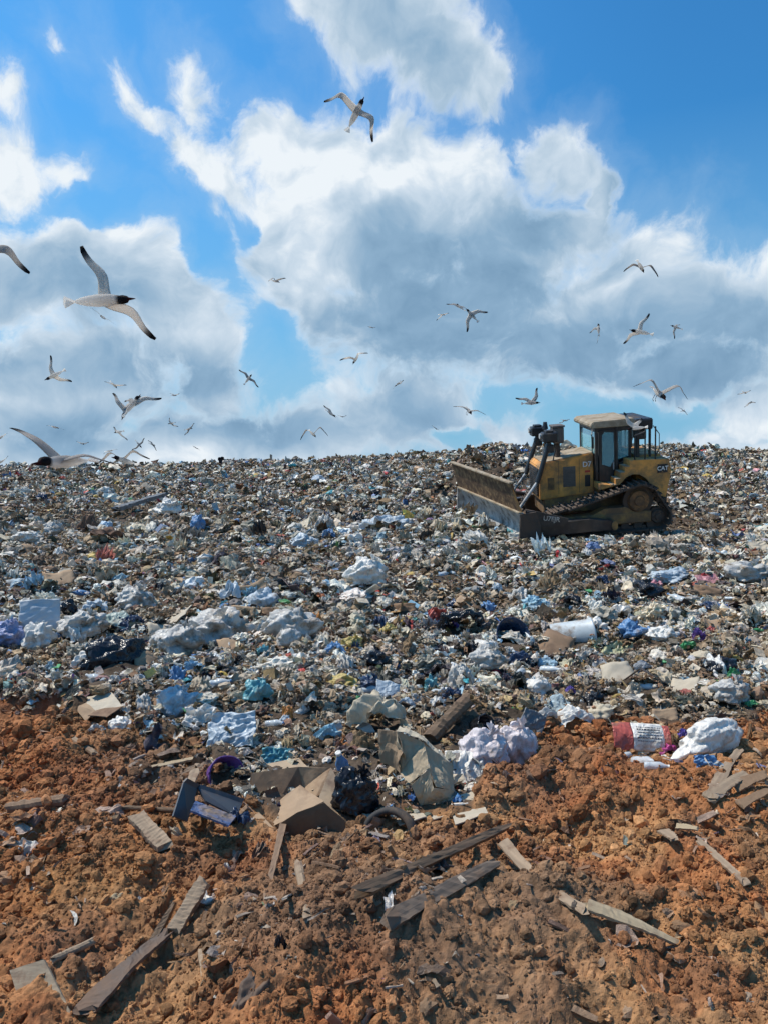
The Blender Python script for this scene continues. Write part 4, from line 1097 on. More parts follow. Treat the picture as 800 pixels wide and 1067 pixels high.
def wood(name, col):
    if name in MATS: return MATS[name]
    m, k, b = new_mat(name); tc = k.add('ShaderNodeTexCoord').outputs['Object']
    st = k.vmath('MULTIPLY', tc, (1.5, 45, 45)); n1 = k.noise(st, 1, 4, .6); n2 = k.noise(tc, 9, 5, .7)
    c = k.vmath('SCALE', tuple(col), scale=k.ramp(n1, .3, .7, .72, 1.2, smooth=False)); c = k.mix(k.ramp(n2, .48, .68, 0, .75), c, (.17, .10, .06))
    k.put(b.inputs['Base Color'], c); b.inputs['Roughness'].default_value = .85
    bn = k.add('ShaderNodeBump'); bn.inputs['Distance'].default_value = .004; k.put(bn.inputs['Height'], n1); k.l.new(bn.outputs[0], b.inputs['Normal'])
    MATS[name] = m; return m
def plank(p0, p1, w, m, name, label, cat='plank', seed=0, thick=.02, lift0=.02, lift1=.03, curve=0.0, roll=.0, taper=(1, 1), round_=False, pts=None, group=None):
    A = (hit(*p0) if pts is None else pts[0]) + Vector((0, 0, lift0)); B = (hit(*p1) if pts is None else pts[1]) + Vector((0, 0, lift1)); s = (A.y + B.y) / 1600
    for t in np.linspace(0, 1, 9): reg(p0[0] * (1 - t) + p1[0] * t, p0[1] * (1 - t) + p1[1] * t, max(w, 6) * 1.1, max(w, 6) * 1.1, A.y * (1 - t) + B.y * t)
    ax = B - A; Ln = ax.length; W = w * s; r = np.random.default_rng(seed); n = 26; V = []; q = 10
    for i in range(n):
        t = i / (n - 1); wl = W * (taper[0] * (1 - t) + taper[1] * t) * (1 + .08 * math.sin(9 * t + seed)); c = curve * Ln * 4 * t * (1 - t)
        jag = .04 * Ln * r.uniform(-.5, .5) if i in (0, n - 1) else 0
        ring = [(math.cos(2 * math.pi * j / q) * .5, math.sin(2 * math.pi * j / q) * .5) for j in range(q)] if round_ else \
            [(-.5, -.5), (-.18, -.52), (.2, -.5), (.5, -.5), (.52, .0), (.5, .5), (.15, .5), (-.2, .52), (-.5, .5), (-.51, 0)]
        for j, (a, b_) in enumerate(ring):
            e = (.11 * Ln * r.uniform(-.6, .6)) if i in (0, n - 1) else 0
            hgt = (W if round_ else thick)
            V.append((t * Ln - Ln / 2 + e + jag, a * wl + .02 * W * r.normal() + (c if not round_ else 0), b_ * hgt * (1 + .1 * r.normal()) + c * .6))
    F = []
    for i in range(n - 1):
        for j in range(q): F.append((i * q + j, i * q + (j + 1) % q, (i + 1) * q + (j + 1) % q, (i + 1) * q + j))
    F3 = [(0, j + 1, j) for j in range(1, q - 1)] + [((n - 1) * q, (n - 1) * q + j, (n - 1) * q + j + 1) for j in range(1, q - 1)]
    o = link(name, np_mesh(name, np.array(V), F3=F3, F4=F), m)
    X_ = ax.normalized(); view = (CAM - A).normalized(); Z_ = Vector((0, 0, 1)) * (1 - roll) + view * roll; Y_ = Z_.cross(X_).normalized(); Z_ = X_.cross(Y_).normalized()
    M = Matrix((X_, Y_, Z_)).transposed().to_4x4(); M.translation = (A + B) / 2; o.matrix_world = M
    tag(o, label, cat, group); return o
def panels(name, label, cat, d0, faces, m, partname='panel', thick=.005, anchor=None, amp=1.0):
    """bent card: panels given corner by corner (photo spot + depth)"""
    root = bpy.data.objects.new(name, None); COL.objects.link(root)
    hp = hit(*anchor); d0 = (hp - CAM).dot(FWD) - .02
    C = at(*anchor, d0); root.location = C
    for fc in faces:
        xs = [q[0] for q in fc[0]]; ys = [q[1] for q in fc[0]]; reg(sum(xs) / len(xs), sum(ys) / len(ys), max(xs) - min(xs), (max(ys) - min(ys)) * 1.0, hp.y + .06)
    for fc in faces:
        pts = [at(x, y, d0 + dd) - C for x, y, dd in fc[0]]
        mm = fc[1] if len(fc) > 1 else m
        bm = bmesh.new(); f = bm.faces.new([bm.verts.new(p) for p in pts]); bmesh.ops.triangulate(bm, faces=[f])
        bmesh.ops.subdivide_edges(bm, edges=bm.edges, cuts=7, use_grid_fill=True)
        nrm = f.normal.copy() if f.is_valid else Vector((0, -1, 0))
        bm.normal_update(); bm.verts.ensure_lookup_table()
        A = np.array([v.co[:] for v in bm.verts]); nz = (noise3(A * 9 + 3.3, 3) * .008 + noise3(A * 25 + 1.3, 4) * .003) * amp + (creases(A * 9, 4, 8, (2, 7), .35) * .014 if amp > 1 else 0)
        for v, q in zip(bm.verts, nz): v.co += v.normal * q
        me = bpy.data.meshes.new(partname); bm.to_mesh(me); bm.free()
        o = link(partname, me, mm, root); md = o.modifiers.new('thickness', 'SOLIDIFY'); md.thickness = thick
    tag(root, label, cat); return root
def lathe_obj(px, py, h, prof, m, name, label, cat, rot, seed=0, n=28, squash=(1, 1, 1), lift=0.0, cap=None, wall=.0, group=None, wob=.05):
    """prof in units of height h (photo px)"""
    p = hit(px, py); s = p.y / 800 * h; reg(px, py, h * .9, h * .7, p.y + .05)
    V, F = lathe(prof, n, cap=not wall)
    V = V * (1 + wob * noise3(V * 2.2 + seed, 2)[:, None])
    V = V * np.array(squash) * s
    o = link(name, np_mesh(name, V, F3=F, smooth=True), m); o.location = p + Vector((0, 0, lift + .02)); o.rotation_euler = rot
    if wall:
        md = o.modifiers.new('wall', 'SOLIDIFY'); md.thickness = wall
    if cap:
        V, F = lathe([(-.03, cap[1]), (.04, cap[1]), (.045, cap[1] * .8)], 14); V = V * s + np.array([0, 0, cap[0] * s])
        link('cap', np_mesh('cap', V, F3=F), cap[2], o)
    tag(o, label, cat, group); return o
WH = plastic('white_film', (.82, .78, .71)); WH2 = plastic('greyish_film', (.58, .555, .51), .4, .4); BK = plastic('black_film', (.022, .022, .026), .26, .12); BL = plastic('blue_film', (.13, .27, .48)); LB = plastic('pale_blue_film', (.50, .57, .62)); PK = plastic('pinkish_white_film', (.72, .64, .64), .5)
PU = plastic('purple_plastic', (.16, .07, .27), .35, .1); NV = plastic('navy_plastic', (.035, .06, .12), .35, .15); RD = plastic('red_film', (.55, .12, .09)); YL = plastic('yellow_film', (.54, .41, .13)); GN = plastic('green_film', (.07, .32, .12)); MG = plastic('magenta_film', (.50, .06, .25)); TQ = plastic('turquoise_film', (.14, .38, .42)); OR_ = plastic('orange_film', (.55, .22, .05)); VT = plastic('violet_film', (.12, .08, .36)); GR = plastic('grey_plastic', (.16, .17, .18), .5, .3)
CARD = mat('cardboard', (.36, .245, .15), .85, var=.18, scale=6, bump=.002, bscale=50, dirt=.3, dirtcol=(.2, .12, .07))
CARD2 = mat('cardboard_shaded', (.25, .155, .09), .88, var=.22, scale=7, bump=.002, bscale=50, dirt=.3, dirtcol=(.14, .08, .05))  # darker copy: painted shade on box panels, own brown on loose pieces
CARD3 = mat('cardboard_deep_shade', (.17, .10, .055), .9, var=.2, scale=7, bump=.002, bscale=50, dirt=.3, dirtcol=(.12, .07, .04))  # darkest copy: shade painted on the front flap and side gap
CARDT = mat('tan_cardboard', (.44, .32, .205), .85, var=.15, scale=6, bump=.002, bscale=50, dirt=.2, dirtcol=(.24, .15, .1))
CARDL = mat('pale_cardboard', (.47, .40, .30), .85, var=.15, scale=6, bump=.002, bscale=50, dirt=.2, dirtcol=(.25, .16, .1))
KRAFT = mat('kraft_paper', (.42, .325, .21), .8, var=.15, scale=7, crease=.014, dirt=.12, dirtcol=(.25, .15, .09))
KRAFT2 = mat('pale_kraft_paper', (.50, .42, .30), .8, var=.15, scale=7, crease=.014, dirt=.15, dirtcol=(.25, .17, .1))
WD = wood('grey_wood', (.30, .215, .14)); WD2 = wood('dark_wood', (.15, .095, .055)); WD3 = wood('pale_wood', (.38, .29, .18))
RUST = mat('rusty_rag', (.15, .085, .055), .95, var=.5, scale=9, bump=.01, bscale=30)
CLEAR, k_, b_ = new_mat('clear_plastic'); b_.inputs['Base Color'].default_value = (.78, .84, .86, 1); b_.inputs['Roughness'].default_value = .12; b_.inputs['Alpha'].default_value = .55
CLEAR2, k_, b_ = new_mat('cloudy_plastic'); b_.inputs['Base Color'].default_value = (.62, .68, .70, 1); b_.inputs['Roughness'].default_value = .3; b_.inputs['Alpha'].default_value = .8

# big open carton in front; light and shade painted into its panel colours
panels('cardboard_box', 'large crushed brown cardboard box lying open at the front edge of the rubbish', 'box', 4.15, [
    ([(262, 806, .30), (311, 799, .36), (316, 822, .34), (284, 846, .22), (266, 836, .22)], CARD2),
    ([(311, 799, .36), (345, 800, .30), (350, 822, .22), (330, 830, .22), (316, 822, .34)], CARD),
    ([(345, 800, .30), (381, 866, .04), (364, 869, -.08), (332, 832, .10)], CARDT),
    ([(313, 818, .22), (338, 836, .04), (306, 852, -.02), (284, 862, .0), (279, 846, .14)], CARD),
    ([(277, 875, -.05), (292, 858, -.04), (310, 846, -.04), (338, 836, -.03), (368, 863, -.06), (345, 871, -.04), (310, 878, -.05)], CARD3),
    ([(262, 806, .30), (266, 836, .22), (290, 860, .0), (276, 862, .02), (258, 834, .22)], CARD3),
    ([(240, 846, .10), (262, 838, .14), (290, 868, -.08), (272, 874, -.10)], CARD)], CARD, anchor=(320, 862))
panels('cardboard_sheet', 'torn cardboard flap standing behind the open box, left of its top corner', 'cardboard', 4.0, [([(278, 796, .1), (312, 790, .2), (322, 800, .1), (300, 806, .0)],)], CARDT, anchor=(300, 806))
panels('cardboard_box', 'low brown carton with its long side facing us, behind the blue bottle', 'box', 4.75, [
    ([(326, 783, .3), (397, 776, .3), (399, 800, .05), (333, 806, .05)], CARD2), ([(326, 783, .3), (397, 776, .3), (380, 770, .5), (340, 774, .5)], CARDL)], CARD2, anchor=(362, 800))
panels('cardboard_box', 'flattened brown carton with an open dark side at the left edge of the litter', 'box', 6.2, [
    ([(83, 727, .1), (117, 722, .1), (128, 736, -.1), (100, 741, -.1)], CARDL), ([(100, 741, -.1), (128, 736, -.1), (112, 748, -.2), (92, 746, -.2)], CARD2), ([(83, 727, .1), (100, 741, -.1), (90, 752, -.15), (76, 735, 0)], CARD)], CARD, anchor=(104, 745))
panels('cardboard_sheet', 'pale torn cardboard scrap half covered by clay, below the kraft bag', 'cardboard', 4.0, [([(438, 838, .2), (466, 826, .25), (469, 850, .0), (446, 856, -.1)],)], CARDL, anchor=(452, 850))
panels('cardboard_sheet', 'squarish grey-tan cardboard piece with fold lines, right of the pale scrap', 'cardboard', 4.0, [([(466, 833, .2), (499, 823, .25), (503, 835, .15), (470, 846, .05)],), ([(470, 846, .05), (503, 835, .15), (508, 848, .0), (474, 860, -.12)],)], CARDL, anchor=(487, 850))
panels('cardboard_sheet', 'flat light cardboard strip left of the pale torn scrap', 'cardboard', 4.0, [([(409, 850, .1), (438, 842, .2), (444, 852, 0), (416, 860, -.05)],)], CARDL, anchor=(426, 855))
panels('cardboard_sheet', 'small pale card scrap at the right foot of the open box', 'cardboard', 3.9, [([(344, 867, .1), (354, 862, .15), (370, 874, 0), (352, 880, -.05)],)], CARDL, anchor=(356, 874))
# kraft bags
panels('paper_bag', 'tall crumpled brown kraft paper bag leaning among the rubbish', 'paper bag', 4, [
    ([(394, 760, .10), (413, 762, .02), (420, 785, -.03), (417, 806, .02), (397, 794, .12)], CARD),
    ([(413, 762, .02), (441, 774, .02), (447, 800, -.06), (428, 817, -.06), (417, 806, .02), (420, 785, -.03)], KRAFT),
    ([(441, 774, .02), (472, 798, .06), (474, 824, -.02), (452, 820, -.08), (447, 800, -.06)], KRAFT),
    ([(428, 817, -.06), (447, 800, -.06), (452, 820, -.08), (474, 824, -.02), (468, 832, -.04), (438, 840, -.06)], KRAFT),
    ([(413, 762, .02), (441, 774, .02), (472, 798, .06), (440, 768, .16), (416, 757, .14)], KRAFT2)], KRAFT, 'side', .003, anchor=(440, 834), amp=2.6)
bag(394, 748, 70, 44, KRAFT2, 'paper_bag', 'big wad of pale crumpled kraft paper behind the brown paper bag', 'paper bag', 8, amp=.42, freq=2.2, knot=False)
# white / pink bags
bag(503, 787, 50, 42, PK, 'plastic_bag', 'pinkish white plastic bag, left of the twin pair', 'plastic bag', 12, amp=.26)
bag(538, 782, 40, 44, PK, 'plastic_bag', 'pinkish white plastic bag, right and smaller of the twin pair', 'plastic bag', 15, amp=.26)
sheet(484, 803, 40, 24, WH, 'plastic_sheet', 'flat white film spread under the pinkish bags', 'plastic sheet', 4, tilt=.7)
wb = lying_bag((712, 794), (766, 762), 40, WH, 'plastic_bag', 'large bright white plastic sack lying on the orange clay at right', 'plastic bag', 19, amp=.2, thick=.8, lift=.02, taper=-.15)
sheet(736, 795, 24, 12, BL, 'plastic_scrap', 'dark blue plastic scrap sticking out under the white sack', 'plastic scrap', 31, tilt=1.0)
# red and white packet with print
def packet():
    p = hit(668, 786); s = p.y / 800; reg(668, 773, 66, 34, p.y + .1); reg(668, 790, 40, 20, p.y)
    root = bpy.data.objects.new('food_packet', None); COL.objects.link(root); root.location = p + Vector((0, .03, .09)); root.rotation_euler = (.95, .06, .0)
    for (x0, x1, m, nm) in ((-30, -9, RD, 'red_end'), (-9, 24, WH, 'label_panel'), (24, 31, RD, 'red_end')):
        V, F = grid_sheet(16, 16); V[:, 0] = (x0 + (V[:, 0] + .5) * (x1 - x0)) * s; V[:, 1] = V[:, 1] * 30 * s * (1 - (np.abs(V[:, 0] / s) > 22) * .12)
        V[:, 2] = .03 * np.cos(V[:, 1] / (30 * s) * 3.0) + .006 * noise3(V * 20, 2)
        o = link(nm, np_mesh(nm, V, F3=F, smooth=True), m, root); md = o.modifiers.new('thickness', 'SOLIDIFY'); md.thickness = .002
    INK = mat('ink', (.05, .05, .06), .6)
    rr = random.Random(4)
    for r in range(6):
        y = (8.5 - r * 3.0) * s; x = -5 * s; mb = MB(); z = .03 * math.cos(y / (30 * s) * 3.0) + .0095; V_ = []
        while x < 20 * s:
            w = rr.uniform(.8, 3) * s; hgt = (1.5 if r in (1, 4) else .9) * s; x2 = min(x + w, 21 * s)
            mb.box(x, x2, y, y + hgt, z, z + .0012, 0); mb.box(x2 - .0002, x2 + .7 * s, y, y + .0008, z, z + .0006, 0)
            x += w + .7 * s
        mb.build('print_line', INK, root)
    tag(root, 'red and white printed food packet lying on the clay, left of the white sack', 'packet')
packet()
bag(697, 782, 28, 16, MG, 'plastic_bag', 'crumpled magenta film between the printed packet and the white sack', 'plastic bag', 22, amp=.5, freq=2.5, knot=False)
bag(713, 766, 14, 12, VT, 'plastic_bag', 'little violet bag above the white sack', 'plastic bag', 23, amp=.4, knot=False)
BOT = [(-.5, .13), (-.49, .155), (-.3, .16), (-.28, .15), (-.1, .15), (-.08, .16), (.12, .16), (.3, .07), (.36, .055), (.44, .055)]
for (x, y, h, rot, lab, m) in (
   (672, 797, 34, (1.2, .5, .3), 'clear plastic bottle below the printed packet', CLEAR), (653, 792, 22, (1.5, .2, 1.9), 'short cloudy bottle left of the clear one under the packet', CLEAR2),
   (684, 803, 26, (1.5, 0, 1.3), 'clear bottle lying crossways on the clay under the packet', CLEAR), (452, 728, 36, (.9, .4, .4), 'large clear bottle upright between pale kraft wad and yellow box', CLEAR),
   (476, 742, 34, (1.1, -.5, .2), 'big cloudy bottle behind the dark wooden stake', CLEAR2), (574, 700, 24, (1.4, .3, .8), 'clear bottle below the white tub', CLEAR2), (462, 600, 20, (1.4, .3, 2.0), 'small clear bottle on the slope below the heap', CLEAR),
   (287, 757, 22, (1.4, .1, 1.2), 'clear bottle right of the pale blue sheet', CLEAR), (318, 742, 26, (1.2, .6, 2.2), 'clear bottle left of the kraft wad', CLEAR), (265, 722, 20, (1.5, .2, .5), 'clear bottle beside the turquoise film', CLEAR)):
    lathe_obj(x, y, h, BOT, m, 'plastic_bottle', lab, 'bottle', rot, seed=x, wob=.10, cap=(.44, .065, BL if x % 2 else WH))
lathe_obj(357, 802, 40, [(-.5, .14), (-.48, .17), (.1, .17), (.3, .08), (.42, .07)], BL, 'plastic_bottle', 'blue plastic bottle with white neck standing above the black bag', 'bottle', (.35, -.25, 0), seed=2, cap=(.42, .085, WH))
lathe_obj(596, 664, 46, [(-.5, .26), (-.49, .30), (.40, .33), (.42, .36), (.46, .36)], mat('milky_plastic', (.52, .56, .57), .4, var=.2, dirt=.35), 'tub', 'milky white plastic tub lying on its side in the right middle', 'tub', (1.45, .1, 1.5), seed=3, wall=.006, wob=.03)
lathe_obj(233, 812, 36, [(-.35, .38), (-.33, .42), (.25, .52), (.27, .55), (.30, .55)], PU, 'tub', 'purple plastic tub tipped on its side left of the open box', 'tub', (1.2, .2, .5), seed=4, wall=.008, wob=.06)
lathe_obj(531, 667, 34, [(-.4, .38), (-.38, .42), (.35, .5), (.37, .53), (.40, .53)], NV, 'tub', 'dark navy bucket tipped forward right of the black cloth', 'bucket', (1.0, -.3, .3), seed=6, wall=.008, wob=.04)
lathe_obj(406, 868, 60, [(-.2, .45), (-.18, .50), (.0, .52), (.15, .50), (.17, .42), (.1, .38)], mat('tyre_rubber', (.035, .033, .032), .8, var=.3, dirt=.4), 'tyre', 'black rubber tyre half sunk beside the open box', 'tyre', (1.1, .3, -.5), seed=7, wall=.01, wob=.03, n=40, lift=-.05)
lathe_obj(500, 762, 26, [(-.4, .36), (-.38, .4), (.38, .46), (.40, .48)], BK, 'tub', 'black square-looking pot behind the pinkish bags', 'pot', (1.0, -.4, .9), seed=8, wall=.008, wob=.02, n=8)
# black bags and cloth
lying_bag((88, 700), (152, 682), 44, BK, 'bin_bag', 'large shiny black bin bag torn and spread at the left', 'bin bag', 41, amp=.5, thick=.8)
bag(370, 832, 38, 46, BK, 'bin_bag', 'black bin bag squeezed between the open box and the kraft bag', 'bin bag', 43, amp=.3)
bag(482, 652, 58, 30, BK, 'bin_bag', 'black bag with crumpled skirts in the middle of the slope', 'bin bag', 44, amp=.5, knot=False)
bag(468, 650, 20, 20, VT, 'cloth', 'royal blue cloth at the foot of the black bag in the middle', 'cloth', 45, amp=.5, knot=False)
sheet(456, 645, 20, 18, RD, 'plastic_sheet', 'bright red film left of the royal blue cloth', 'plastic sheet', 46, tilt=1.1, wav=.3)
bag(70, 635, 24, 20, BK, 'bin_bag', 'small black bag right of the upright grey board', 'bin bag', 47, amp=.45, knot=False)
lying_bag((240, 1070), (284, 1010), 46, mat('dirty_black_film', (.03, .028, .028), .4, var=.4, scale=6, crease=.012, dirt=.8, dirtcol=(.16, .10, .065)), 'bin_bag', 'muddy black plastic bag buried in the clay at the bottom', 'bin bag', 48, amp=.5, thick=.55, lift=-.05)
bag(292, 985, 14, 26, BK, 'bin_bag', 'scrap of black film poking up from the clay above the muddy bag', 'bin bag', 49, amp=.5, knot=False)
plank((90, 1064), (172, 990), 22, mat('dirty_black_film', (0, 0, 0)), 'plastic_strip', 'muddy black plastic strip half buried at bottom left', 'plastic strip', seed=12, thick=.012, curve=.02, lift0=.03, lift1=.05, taper=(1.1, .6))
# white and blue bags of the left front
bag(182, 738, 34, 30, LB, 'plastic_bag', 'pale blue plastic bag with a peaked top, left front of the litter', 'plastic bag', 51, amp=.4)
sheet(240, 763, 48, 28, LB, 'plastic_sheet', 'shiny pale blue sheet draped over litter above the purple tub', 'plastic sheet', 52, tilt=.75, wav=.10)
bag(124, 759, 26, 14, WH, 'plastic_bag', 'white bag lying alone on the clay below the flattened carton', 'plastic bag', 53, amp=.35)
bag(101, 761, 20, 12, WH2, 'plastic_bag', 'dull film bundle left of the lone white bag on the clay', 'plastic bag', 54, amp=.4, knot=False)
sheet(206, 752, 34, 22, WH, 'plastic_sheet', 'white film sheet right of the peaked pale blue bag', 'plastic sheet', 55, tilt=.8, wav=.2)
bag(184, 672, 44, 32, WH2, 'plastic_bag', 'big translucent white bag open at its left side', 'plastic bag', 56, amp=.35)
bag(85, 655, 44, 26, WH2, 'plastic_bag', 'greyish white bag stuffed full, right of the crumpled white one', 'plastic bag', 57, amp=.35)
bag(37, 668, 30, 26, WH, 'plastic_bag', 'crumpled bright white bag below the upright grey board', 'plastic bag', 58, amp=.4)
sheet(38, 645, 42, 34, mat('grey_board', (.40, .44, .47), .6, var=.1), 'board', 'upright pale grey board at the left of the slope', 'board', 59, tilt=1.2, wav=.02, thick=.012, rz=.2)
bag(8, 665, 30, 26, plastic('lilac_film', (.30, .34, .54)), 'plastic_bag', 'blue lilac bag at the left edge', 'plastic bag', 60, amp=.5)
bag(58, 665, 16, 12, BL, 'plastic_bag', 'small bright blue bag right of the crumpled white one', 'plastic bag', 61, amp=.4, knot=False)
bag(98, 633, 36, 16, LB, 'plastic_bag', 'long pale blue bag above the stuffed greyish bag', 'plastic bag', 62, amp=.5, knot=False)
bag(138, 628, 36, 26, WH2, 'plastic_bag', 'round grey-white bag right of the long pale blue one', 'plastic bag', 63, amp=.32)
bag(118, 651, 60, 24, plastic('greenish_film', (.34, .42, .38)), 'plastic_bag', 'wide grey-green film bag behind the black bin bag', 'plastic bag', 64, amp=.4, knot=False)
bag(92, 690, 36, 18, WH, 'plastic_bag', 'smooth white bag touching the left end of the black bin bag', 'plastic bag', 65, amp=.25, knot=False)
bag(222, 660, 60, 34, WH2, 'plastic_bag', 'large slumped grey-white bag, centre left', 'plastic bag', 66, amp=.4)
bag(300, 655, 52, 30, WH2, 'plastic_bag', 'large pale ribbed bag left of the yellow packet', 'plastic bag', 67, amp=.4)
bag(330, 652, 18, 26, OR_, 'packet', 'orange yellow packet standing right of the pale ribbed bag', 'packet', 68, amp=.35, knot=False)
bag(382, 600, 38, 28, WH, 'plastic_bag', 'white bag with dark specks alone in the brown middle band', 'plastic bag', 69, amp=.3)
bag(405, 547, 66, 18, LB, 'plastic_bag', 'long pale blue white film left of the bulldozer blade', 'plastic bag', 70, amp=.5, knot=False)
bag(370, 566, 14, 14, WH, 'plastic_bag', 'small white carrier bag below the long pale film', 'plastic bag', 71, amp=.3)
bag(315, 567, 24, 14, LB, 'plastic_bag', 'light blue bag in the brown band, left of the carrier bag', 'plastic bag', 72, amp=.45)
bag(336, 548, 24, 24, WH2, 'plastic_bag', 'grey-white torn bag above the light blue one', 'plastic bag', 73, amp=.5, knot=False)
bag(176, 531, 24, 16, WH, 'plastic_bag', 'white bag among the far brown scrap at left', 'plastic bag', 74, amp=.35)
bag(26, 562, 24, 12, WH, 'plastic_bag', 'white bag in the rusty brown band at the left edge', 'plastic bag', 75, amp=.35)
bag(55, 553, 18, 14, WH2, 'plastic_bag', 'dull white bag beside the brown pile of rags', 'plastic bag', 76, amp=.35)
bag(206, 548, 14, 14, BL, 'plastic_bag', 'sky blue bag on the far left slope', 'plastic bag', 77, amp=.35)
bag(480, 708, 34, 30, WH2, 'plastic_bag', 'grey translucent bag above the dark stake', 'plastic bag', 78, amp=.4, knot=False)
bag(510, 690, 32, 24, WH2, 'plastic_bag', 'dull translucent bag below the navy bucket', 'plastic bag', 79, amp=.4)
bag(620, 652, 34, 16, WH, 'plastic_bag', 'white film bundle right of the milky tub', 'plastic bag', 80, amp=.3, knot=False)
bag(600, 750, 40, 22, WH, 'cloth', 'white cloth bundle above the pinkish bags to the right', 'cloth', 81, amp=.5, knot=False)
bag(762, 725, 38, 26, WH2, 'plastic_bag', 'grey film bag at right, left of the green bottle', 'plastic bag', 82, amp=.35)
bag(782, 600, 44, 22, WH2, 'plastic_bag', 'large grey white bag near the right edge behind the bulldozer', 'plastic bag', 83, amp=.35)
bag(700, 603, 40, 14, LB, 'plastic_bag', 'pale striped bag right of the pink disc', 'plastic bag', 84, amp=.35)
bag(684, 610, 18, 10, plastic('pink_film', (.60, .26, .30)), 'plastic_bag', 'pink round cushion-like bag on the right slope', 'plastic bag', 85, amp=.2, knot=False)
bag(728, 664, 16, 18, PU, 'plastic_bag', 'purple pointed bag on the right slope', 'plastic bag', 86, amp=.35, knot=False)
bag(741, 658, 12, 10, RD, 'plastic_bag', 'red blob of plastic right of the purple bag', 'plastic bag', 87, amp=.3, knot=False)
bag(718, 674, 20, 12, GN, 'plastic_bag', 'green film under the purple bag', 'plastic bag', 88, amp=.5, knot=False)
bag(658, 661, 24, 16, BL, 'plastic_bag', 'blue bag right of the milky tub', 'plastic bag', 89, amp=.4)
bag(690, 663, 30, 14, WH, 'plastic_bag', 'white bag with yellow print beside the blue bag', 'plastic bag', 90, amp=.35)
bag(594, 720, 12, 10, VT, 'plastic_bag', 'small royal blue bag above the yellow box', 'plastic bag', 91, amp=.3, knot=False)
bag(765, 704, 16, 14, GN, 'plastic_bottle', 'green soft-drink bottle crushed at the right', 'bottle', 92, amp=.3, knot=False)
bag(785, 735, 18, 8, GN, 'plastic_scrap', 'green scrap near the right edge above the clay', 'plastic scrap', 93, amp=.4, knot=False)
bag(765, 688, 22, 12, YL, 'plastic_scrap', 'dull yellow scrap on the right slope', 'plastic scrap', 94, amp=.4, knot=False)
bag(268, 722, 24, 20, TQ, 'plastic_bag', 'turquoise film with white folds, left front', 'plastic bag', 95, amp=.45)
bag(275, 680, 18, 14, TQ, 'plastic_bag', 'small turquoise bag below the slumped bag', 'plastic bag', 96, amp=.4, knot=False)
bag(450, 715, 18, 22, TQ, 'packet', 'light turquoise packet standing behind the clear bottle', 'packet', 97, amp=.25, knot=False)
bag(352, 710, 44, 12, YL, 'plastic_bag', 'crumpled yellow film behind the pale kraft wad', 'plastic bag', 98, amp=.5, knot=False)
bag(405, 658, 22, 16, YL, 'plastic_bag', 'yellow film right of the orange packet', 'plastic bag', 99, amp=.5, knot=False)
bag(367, 672, 20, 14, YL, 'plastic_bag', 'small mustard bag below the orange packet', 'plastic bag', 100, amp=.45)
bag(386, 715, 18, 16, NV, 'bin_bag', 'small dark blue bag left of the light blue card', 'bin bag', 101, amp=.35)
bag(375, 730, 12, 8, GN, 'plastic_scrap', 'green scrap below the small dark blue bag', 'plastic scrap', 102, amp=.4, knot=False)
sheet(403, 722, 24, 18, LB, 'card', 'light blue card tilted behind the kraft wad', 'card', 103, tilt=.9, wav=.03, thick=.004, ry=.2)
panels('carton', 'yellow and green printed carton standing right of the black pot', 'carton', 5.6, [([(528, 741, .1), (552, 722, .2), (546, 745, .1), (531, 752, 0)], YL), ([(552, 722, .2), (560, 730, .4), (552, 752, .2), (546, 745, .1)], BK), ([(528, 741, .1), (534, 736, .12), (537, 750, .05), (531, 752, 0)], GN)], YL, anchor=(541, 748))
sheet(555, 757, 26, 24, GR, 'board', 'dark grey board leaning right of the yellow carton', 'board', 104, tilt=1.1, wav=.03, thick=.01, ry=.5)
# brown heap of rags far left, box-like things
bag(92, 548, 24, 22, RUST, 'cloth', 'rust brown rags standing up in a clump at the far left', 'cloth', 110, amp=1.0, freq=3.2, knot=False)
bag(108, 560, 44, 18, RUST, 'cloth', 'wide reddish brown rag pile right of the upright rags', 'cloth', 111, amp=1.0, freq=3.6, knot=False)
panels('cardboard_box', 'small open carton on the rusty band at left', 'box', 12.5, [([(62, 594, .1), (74, 592, .1), (80, 610, -.1), (68, 607, -.1)], CARDL), ([(74, 592, .1), (82, 602, .2), (80, 610, -.1)], CARD2)], CARDL, anchor=(72, 604))
panels('cardboard_box', 'thin upright carton left of the far rags', 'box', 17, [([(54, 538, .0), (61, 544, .0), (62, 558, -.1), (53, 552, -.1)], CARD), ([(61, 544, 0), (66, 541, .2), (66, 555, .2), (62, 558, -.1)], CARDL)], CARD, anchor=(60, 553))
sheet(790, 570, 26, 10, CARDL, 'cardboard_sheet', 'pale card lying near the right edge', 'cardboard', 113, tilt=.5, wav=.05, thick=.005)
sheet(738, 604, 24, 8, plastic('pink_card', (.52, .24, .26)), 'card', 'pink card lying flat right of the pink cushion-like bag', 'card', 114, tilt=.5, wav=.05, thick=.004)
sheet(640, 678, 44, 14, plastic('pale_yellow_film', (.50, .50, .30)), 'plastic_sheet', 'pale yellow printed sheet below the blue bag at right', 'plastic sheet', 115, tilt=.6, wav=.1)
bag(300, 745, 12, 18, OR_, 'packet', 'small orange packet among film above the open box', 'packet', 117, amp=.3, knot=False)
sheet(286, 792, 30, 18, TQ, 'packet', 'turquoise and white packet just above the open box', 'packet', 118, tilt=1.0, wav=.15)
